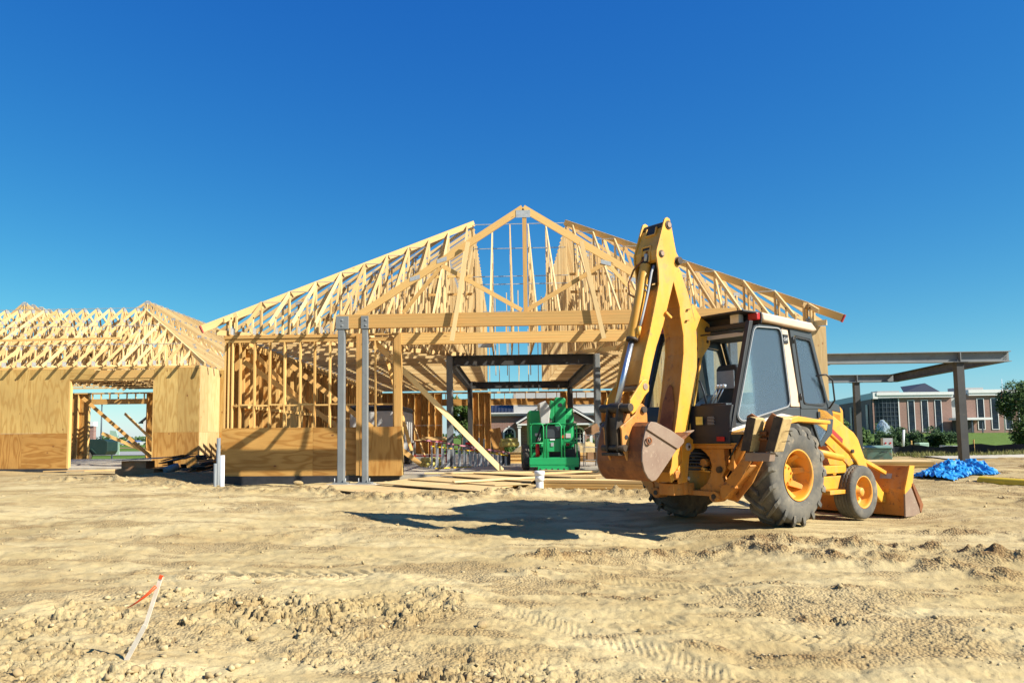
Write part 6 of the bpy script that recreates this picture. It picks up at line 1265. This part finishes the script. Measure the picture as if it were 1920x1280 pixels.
P1 = bp('rear_panel', 'black', lambda m: m.prism([(-1.06, -.79, 1.14), (-1.06, .79, 1.14), (-1.04, .79, 1.52), (-.99, .79, 1.68), (-.99, -.79, 1.66), (-1.04, -.79, 1.50)], (.04, 0, 0)), .01)
for s_ in (-1, 1): MB().box(-1.075, -1.062, min(s_*.59, s_*.71), max(s_*.59, s_*.71), 1.175, 1.235).build('reflector', 'red', P1)
MB().box(-1.062, -1.05, -.36, -.25, 1.40, 1.51).build('sticker', 'yellowwrap', P1)
for k in range(6): MB().box(-1.059, -1.05, -.55+.01*(k % 2), -.44, 1.40+.02*k, 1.406+.02*k).build('printed_line', 'grey', P1)
bp('cab_floor', 'black', lambda m: m.box(-1.0, 1.4, -.76, .76, 1.08, 1.14), 0); bp('front_wall', 'charcoal', lambda m: m.prism([(1.40, -.70, 1.1), (1.40, .70, 1.1), (1.43, .70, 1.62), (1.43, -.70, 1.62)], (.03, 0, 0)), 0)
bp('windscreen', 'glass', lambda m: m.prism([(1.44, -.70, 1.63), (1.44, .70, 1.63), (.98, .70, 2.76), (.98, -.70, 2.76)], (.006, 0, 0)), 0)
bp('seat_back', 'black', lambda m: m.prism([(-.36, -.44, 1.66), (-.36, -.07, 1.66), (-.34, -.07, 2.22), (-.34, -.12, 2.27), (-.34, -.40, 2.27), (-.34, -.44, 2.22)], (.12, 0, 0)), .03, seg=3); bp('seat_shell', 'grey', lambda m: m.box(-.375, -.362, -.40, -.11, 1.92, 2.18), .01); bp('seat_base', 'black', lambda m: m.box(-.4, .15, -.46, -.05, 1.14, 1.70), .04)
for k in range(3):
    y = -.40-.055*k; lv = bp('lever', 'chrome', lambda m: m.cyl((-.78, y+.13, 1.68), (-.75, y, 1.93), .009, n=7), 0); MB().cyl((-.755, y+.005, 1.91), (-.75, y-.003, 1.955), .024, n=10).build('knob', 'white', lv)
bp('lever', 'black', lambda m: m.tube([(-.75, -.20, 1.70), (-.74, -.16, 1.86), (-.74, -.10, 2.02), (-.74, -.02, 2.06)], .014, 7), 0); bp('control_tower', 'black', lambda m: m.box(-.85, -.6, -.6, -.15, 1.15, 1.70), .03)
bp('steering_wheel', 'black', lambda m: m.lathe([(.19+.018*math.cos(a), .018*math.sin(a)) for a in np.linspace(0, 2*math.pi, 9)], (.62, -.26, 2.07), 'z', 30), 0); bp('steering_column', 'black', lambda m: (m.cyl((.78, -.26, 1.5), (.64, -.26, 2.05), .05, .03), m.bar((.45, -.26, 2.07), (.79, -.26, 2.07), .03, .02)), 0)
bp('dashboard', 'black', lambda m: m.box(.72, 1.3, -.45, .45, 1.14, 1.92), .05); bp('side_console', 'offwhite', lambda m: m.prism([(-.55, .60, 1.15), (.15, .60, 1.15), (.98, .60, 1.75), (.80, .60, 1.92), (.46, .60, 1.90), (-.20, .60, 1.50)], (0, .15, 0)), .02)
bp('wiper', 'black', lambda m: m.bar((-.03, -.775, 2.63), (-.36, -.775, 2.05), .008, .012), 0)
wl = bp('work_light', 'grey', lambda m: m.box(-.50, -.40, -.62, -.45, 2.81, 2.97), .03, seg=3); o = MB().box(-.508, -.501, -.605, -.465, 2.825, 2.955).build('lens', 'lens', wl); bevel(o, .003)
wl = bp('work_light', 'grey', lambda m: m.box(-.50, -.40, .45, .62, 2.81, 2.97), .03, seg=3); MB().box(-.508, -.501, .465, .605, 2.825, 2.955).build('lens', 'lens', wl)
bp('tail_light', 'red', lambda m: m.box(-.44, -.365, -.85, -.70, 2.845, 2.945), .015); bp('tail_light', 'red', lambda m: m.box(-.44, -.365, .70, .85, 2.845, 2.945), .015)
bp('grab_rail', 'black', lambda m: m.tube([(-.56, -.70, 2.68), (-.60, -.55, 2.70), (-.62, -.1, 2.70), (-.58, .5, 2.70)], .011, 6), 0); bp('interior_lamp', 'lens', lambda m: m.box(-.2, -.1, .12, .24, 2.70, 2.755), .01)
# boom
boom = [(-1.27, 3.60), (-1.34, 3.4), (-1.22, 3.05), (-1.22, 2.94), (-1.16, 2.65), (-1.17, 2.39), (-1.27, 1.88), (-1.35, 1.52), (-1.41, 1.29), (-1.44, 1.12), (-1.50, .84), (-1.54, .76), (-1.50, .62), (-1.40, .68), (-1.31, .84), (-1.25, 1.1), (-1.15, 1.27), (-1.09, 1.53), (-.99, 1.82), (-.93, 1.95), (-.89, 2.2), (-.87, 2.54), (-.88, 2.8), (-.94, 2.98), (-1.03, 3.26), (-1.12, 3.44), (-1.20, 3.60)]
BM = bp('boom', 'yellow', lambda m: (plate(boom, -.168, .022)(m), plate(boom, .146, .022)(m)), .004)
MB().prism([(u, -.144, z) for u, z in offs(boom, -.004)], (0, .288, 0)).build('box_section', 'shadedpaint', BM)
MB().prism([(-.90, -.04, 3.06), (-.77, -.04, 3.15), (-.60, -.04, 2.97), (-.41, -.04, 2.88), (-.385, -.04, 2.80), (-.41, -.04, 2.58), (-.60, -.04, 2.38), (-.74, -.04, 2.22), (-.92, -.04, 1.96), (-.90, -.04, 2.5)], (0, .035, 0)).build('cylinder_bracket', 'yellow', BM)
MB().prism([(-.90, .06, 3.06), (-.77, .06, 3.15), (-.60, .06, 2.97), (-.41, .06, 2.88), (-.385, .06, 2.80), (-.41, .06, 2.58), (-.60, .06, 2.38), (-.74, .06, 2.22), (-.92, .06, 1.96), (-.90, .06, 2.5)], (0, .035, 0)).build('cylinder_bracket', 'yellow', BM)
for z in (2.82, 2.62): MB().cyl((-.47, -.05, z), (-.47, .11, z), .024, n=12).build('pin', 'greasy', BM)
bp('boom_wear_plate', 'rustbucket', lambda m: m.prism([(-1.445, -.13, 1.16), (-1.445, .12, 1.16), (-1.33, .10, 1.70), (-1.285, .04, 1.93), (-1.28, 0, 1.97), (-1.285, -.04, 1.93), (-1.33, -.10, 1.70)], (.03, 0, -.01)), .004)
for k, (y, r_) in enumerate(((-.13, .016), (-.09, .012), (-.05, .018), (.12, .016))):
    bp('boom_hose', 'yellow' if k != 1 else 'black', lambda m: m.tube([(-.74, y, 2.36), (-.78, y, 2.25), (-.82, y, 2.1), (-.93, y, 1.7), (-1.03, y, 1.38), (-1.06, y, 1.28)], r_, 8), 0)
bp('hose_fitting', 'yellow', lambda m: (m.cyl((-1.05, -.10, 1.32), (-1.08, -.10, 1.22), .035, n=12), m.box(-1.14, -1.0, -.16, -.02, 1.12, 1.22)), .005)
bp('pivot_boss', 'alu', lambda m: m.cyl((-1.17, -.21, 1.10), (-1.17, .21, 1.10), .052, n=18), .006); bp('pivot_boss', 'greasy', lambda m: m.cyl((-1.17, -.216, 1.10), (-1.17, -.205, 1.10), .02, n=12), 0)
bp('swing_casting', 'amber', lambda m: (m.prism([(-1.30, -.19, 1.18), (-1.16, -.19, 1.26), (-1.02, -.19, 1.18), (-1.02, -.19, 1.08), (-1.14, -.19, .98), (-1.20, -.19, .62), (-1.38, -.19, .60), (-1.40, -.19, .8), (-1.30, -.19, .9)], (0, .03, 0)), m.prism([(-1.30, .16, 1.18), (-1.16, .16, 1.26), (-1.02, .16, 1.18), (-1.02, .16, 1.08), (-1.14, .16, .98), (-1.20, .16, .62), (-1.38, .16, .60), (-1.40, .16, .8), (-1.30, .16, .9)], (0, .03, 0))), .01)
bp('swing_casting', 'orange', lambda m: (m.cyl((-1.16, 0, .44), (-1.16, 0, .62), .14, n=20), m.cyl((-1.40, -.2, .72), (-1.40, .2, .72), .065, n=18), m.box(-1.42, -.98, -.13, .13, .44, .60)), .01); bp('swing_post', 'greasy', lambda m: m.cyl((-1.10, 0, .45), (-1.10, 0, 1.15), .10, n=16))
bp('hose_bundle', 'black', lambda m: [m.tube([(-1.26, -.10+.05*k, 1.25), (-1.18, -.12+.05*k, 1.12), (-1.08, -.14+.05*k, .95), (-.95, -.18+.05*k, .85)], .018, 6) for k in range(5)], 0)
# stick
stick = [(-1.55, 4.20), (-1.525, 4.25), (-1.48, 4.275), (-1.43, 4.26), (-1.40, 4.19), (-1.35, 3.96), (-1.31, 3.80), (-1.25, 3.73), (-1.235, 3.66), (-1.28, 3.58), (-1.32, 3.50), (-1.39, 3.37), (-1.51, 3.06), (-1.63, 2.75), (-1.78, 2.45), (-1.86, 2.24), (-1.95, 1.97), (-2.0, 1.85), (-2.08, 1.82), (-2.15, 1.9), (-2.04, 2.28), (-1.92, 2.59), (-1.75, 3.11), (-1.69, 3.31), (-1.69, 3.5), (-1.71, 3.62), (-1.725, 3.70), (-1.715, 3.78)]
SK = bp('stick', 'yellow', lambda m: (plate(stick, -.21, .025)(m), plate(stick, .185, .025)(m)), .004)
cov = [(-1.535, 4.12), (-1.44, 4.14), (-1.36, 3.9), (-1.40, 3.75), (-1.60, 3.78), (-1.705, 3.62)]
MB().prism([(-1.548, -.183, 4.13), (-1.700, -.183, 3.79), (-1.705, -.183, 3.66), (-1.66, -.183, 3.63), (-1.50, -.183, 4.13)], (0, .366, 0)).build('cover_plate', 'yellow', SK)
MB().prism([(-1.56, -.183, 3.35), (-1.70, -.183, 3.24), (-1.755, -.183, 3.08), (-1.925, -.183, 2.57), (-2.045, -.183, 2.26), (-2.13, -.183, 1.93), (-2.0, -.183, 1.92), (-1.80, -.183, 2.45), (-1.53, -.183, 3.05), (-1.40, -.183, 3.38)], (0, .366, 0)).build('box_section', 'shadedpaint', SK)
MB().prism([(-1.37, -.183, 3.42), (-1.62, -.183, 3.36), (-1.60, -.183, 3.72), (-1.50, -.183, 4.0), (-1.42, -.183, 4.05), (-1.30, -.183, 3.66)], (0, .366, 0)).build('inner_web', 'greasy', SK)
for (u0, z0_, u1, z1_, hw) in ((-1.549, 4.155, -1.585, 4.05, .075), (-1.672, 3.86, -1.716, 3.64, .065)):
    MB().prism([(u0-.006, -hw, z0_), (u0-.006, hw, z0_), (u1-.006, hw, z1_), (u1-.006, -hw, z1_)], (.01, 0, 0)).build('slot', 'black', SK)
    mm = MB(); mm.bar((u0-.01, -hw-.012, z0_), (u1-.01, -hw-.012, z1_), .024, .024); mm.bar((u0-.01, hw+.012, z0_), (u1-.01, hw+.012, z1_), .024, .024)
    mm.bar((u1-.01, -hw-.02, z1_-.008), (u1-.01, hw+.02, z1_-.008), .024, .024) if hw > .07 else mm.bar((u0-.01, -hw-.02, z0_+.008), (u0-.01, hw+.02, z0_+.008), .024, .024); bevel(mm.build('slot_rim', 'yellow', SK), .006)
for (u, z, r_) in ((-1.465, 4.165, .062), (-1.625, 3.74, .052), (-1.29, 3.68, .062)):
    p = bp('pin', 'greasy', lambda m: m.cyl((u, -.222, z), (u, .222, z), r_, n=20), .004); MB().cyl((u, -.236, z), (u, -.222, z), r_*.62, n=16).build('pin_cap', 'worn', p)
MB().cyl((-1.29, -.26, 3.68), (-1.29, -.236, 3.68), .05, n=16).build('pin_boss', 'greasy', SK); MB().bar((-1.60, -.235, 2.93), (-1.50, -.24, 2.86), .03, .03).build('lug', 'yellow', SK)
for (u, z) in ((-1.09, 3.02), (-1.12, 2.86)): MB().bar((u, -.19, z), (u+.05, -.19, z+.005), .03, .012).build('hook', 'greasy', BM)
for y in (-.10, .10): bp('boom_hose', 'black', lambda m: m.tube([(-1.08, y, 3.50), (-1.0, y, 3.35), (-.93, y, 3.15), (-.86, y, 2.95), (-.80, y, 2.7), (-.80, y, 2.45)], .018, 7), 0)
bp('boom_valve', 'yellow', lambda m: (m.cyl((-1.09, -.08, 3.40), (-.98, -.08, 3.16), .035, n=10), m.cyl((-.92, -.08, 3.02), (-.86, -.08, 2.9), .035, n=10)), .004)
# bucket cylinder
a, b, c_, = Vector((-1.66, 0, 3.66)), Vector((-2.02, 0, 2.55)), Vector((-2.35, 0, 1.64))
BC = bp('bucket_cylinder', 'yellow', lambda m: m.cyl(a+Vector((-.05, 0, -.05)), b, .072, n=24), .004); MB().cyl(b, c_, .036, n=20).build('rod', 'chrome', BC); MB().cyl(b-(b-a).normalized()*.02, b+(b-a).normalized()*.02, .08, n=20).build('gland', 'greasy', BC)
for t in (.32, .385):
    p = a.lerp(b, t); MB().cyl(p-(b-a)*.007, p+(b-a)*.007, .083, n=20).build('clamp', 'alu', BC)
hs_ = [(-1.68, -.03, 3.80), (-1.72, .02, 3.68), (-1.80, .12, 3.55), (-1.90, .13, 3.35), (-1.90, .12, 3.20), (-1.86, .06, 3.15)]
MB().tube([(u-.02, y+.0, z) for u, y, z in hs_], .013, 7).build('hose', 'rustbucket', BC); MB().cyl((-1.715, -.02, 3.76), (-1.72, -.01, 3.66), .024, n=8).build('fitting', 'offwhite', BC)
MB().tube([(-1.69, -.13, 3.58), (-1.75, -.135, 3.48), (-1.82, -.125, 3.2), (-1.93, -.11, 2.85), (-1.99, -.10, 2.68)], .017, 8).build('feed_pipe', 'grey', BC); MB().cyl((-1.98, -.10, 2.72), (-2.0, -.09, 2.60), .028, n=8).build('fitting', 'yellow', BC)
# linkage and digging bucket
for y in (-.235, .205):
    bp('guide_link', 'yellow', lambda m: m.prism([(-2.36, y, 1.62), (-2.34, y, 1.72), (-2.23, y, 1.84), (-2.10, y, 1.98), (-2.02, y, 2.0), (-1.97, y, 1.92), (-1.98, y, 1.84), (-2.06, y, 1.78), (-2.14, y, 1.68), (-2.24, y, 1.57), (-2.31, y, 1.53)], (0, .03, 0)), .008)
bp('pin', 'worn', lambda m: m.cyl((-2.05, -.245, 1.90), (-2.05, .245, 1.90), .045, n=16), .004); bp('link_pin', 'greasy', lambda m: m.cyl((-2.36, -.26, 1.62), (-2.36, .26, 1.62), .055, n=18), .006); bp('link_pin', 'greasy', lambda m: m.cyl((-2.36, -.10, 1.62), (-2.36, .10, 1.62), .07, n=18), .006)
bp('power_link', 'greasy', lambda m: (m.prism([(-2.43, -.11, 1.63), (-2.33, -.11, 1.63), (-2.36, -.11, 1.35), (-2.36, -.11, 1.05), (-2.46, -.11, 1.05), (-2.48, -.11, 1.35)], (0, .035, 0)), m.prism([(-2.43, .075, 1.63), (-2.33, .075, 1.63), (-2.36, .075, 1.35), (-2.36, .075, 1.05), (-2.46, .075, 1.05), (-2.48, .075, 1.35)], (0, .035, 0)), m.box(-2.42, -2.39, -.08, .08, 1.08, 1.5)), .008)
bk = [(-1.54, 1.20), (-1.80, 1.32), (-2.08, 1.42), (-2.18, 1.43), (-2.24, 1.38), (-2.30, 1.22), (-2.335, 1.06), (-2.34, .93), (-2.305, .81), (-2.24, .72), (-2.17, .675), (-2.10, .685), (-2.05, .72)]
def shell(m):
    for p, q_ in zip(bk[:-1], bk[1:]):
        pa, pb = Vector((p[0], 0, p[1])), Vector((q_[0], 0, q_[1])); d = (pb-pa).normalized(); nn = Vector((d.z, 0, -d.x))*(.028); m.prism([(pa.x, -.385, pa.z), (pb.x, -.385, pb.z), (pb.x-nn.x, -.385, pb.z-nn.z), (pa.x-nn.x, -.385, pa.z-nn.z)], (0, .77, 0))
DBk = bp('digging_bucket', 'rustbucket', shell, 0)
side = bk+[(-1.67, 1.07), (-1.55, 1.16)]
for y in (-.41, .385): bevel(MB().prism([(u, y, z) for u, z in side], (0, .025, 0)).build('side_plate', 'worn', DBk), .006)
for y in (-.432, .41): bevel(MB().prism([(u, y, z) for u, z in [(-1.54, 1.20), (-1.80, 1.325), (-2.08, 1.425), (-2.18, 1.435), (-2.235, 1.39), (-2.255, 1.335), (-1.67, 1.075), (-1.55, 1.16)]], (0, .022, 0)).build('side_cutter', 'worn', DBk), .005)
bevel(MB().prism([(-1.56, -.40, 1.225), (-1.38, -.40, 1.30), (-1.36, -.40, 1.285), (-1.54, -.40, 1.18)], (0, .80, 0)).build('cutting_lip', 'rustbucket', DBk), .004)
for k in range(4): bevel(MB().prism([(-1.40, -.36+.22*k, 1.30), (-1.22, -.35+.22*k, 1.33), (-1.24, -.35+.22*k, 1.31), (-1.40, -.36+.22*k, 1.25)], (0, .07, 0)).build('tooth', 'worn', DBk), .004)
ear = [(-2.11, 1.65), (-2.04, 1.685), (-1.97, 1.64), (-1.945, 1.53), (-1.945, 1.41), (-2.12, 1.41), (-2.27, 1.30), (-2.30, 1.10), (-2.33, .92), (-2.43, 1.09), (-2.44, 1.33), (-2.46, 1.37), (-2.31, 1.46), (-2.18, 1.54)]
for y in (-.165, .135): e = MB().prism([(u, y, z) for u, z in ear], (0, .03, 0)).build('ear_plate', 'orange', DBk); bevel(e, .01)
for (u, z, r_) in ((-2.03, 1.60, .045), (-2.41, 1.10, .045)): MB().cyl((u, -.20, z), (u, .20, z), r_, n=16).build('pin', 'greasy', DBk)
MB().cyl((-2.36, -.172, 1.24), (-2.36, -.166, 1.24), .03, n=12).build('ear_hole', 'black', DBk); MB().lathe([(.042+.012*math.cos(a_), .012*math.sin(a_)) for a_ in np.linspace(0, 2*math.pi, 7)], (-2.235, -.436, 1.19), 'y', 18).build('ring', 'rustbucket', DBk)
bp('back_ledge', 'greasy', lambda m: m.box(-2.50, -2.33, -.15, .15, 1.0, 1.04))
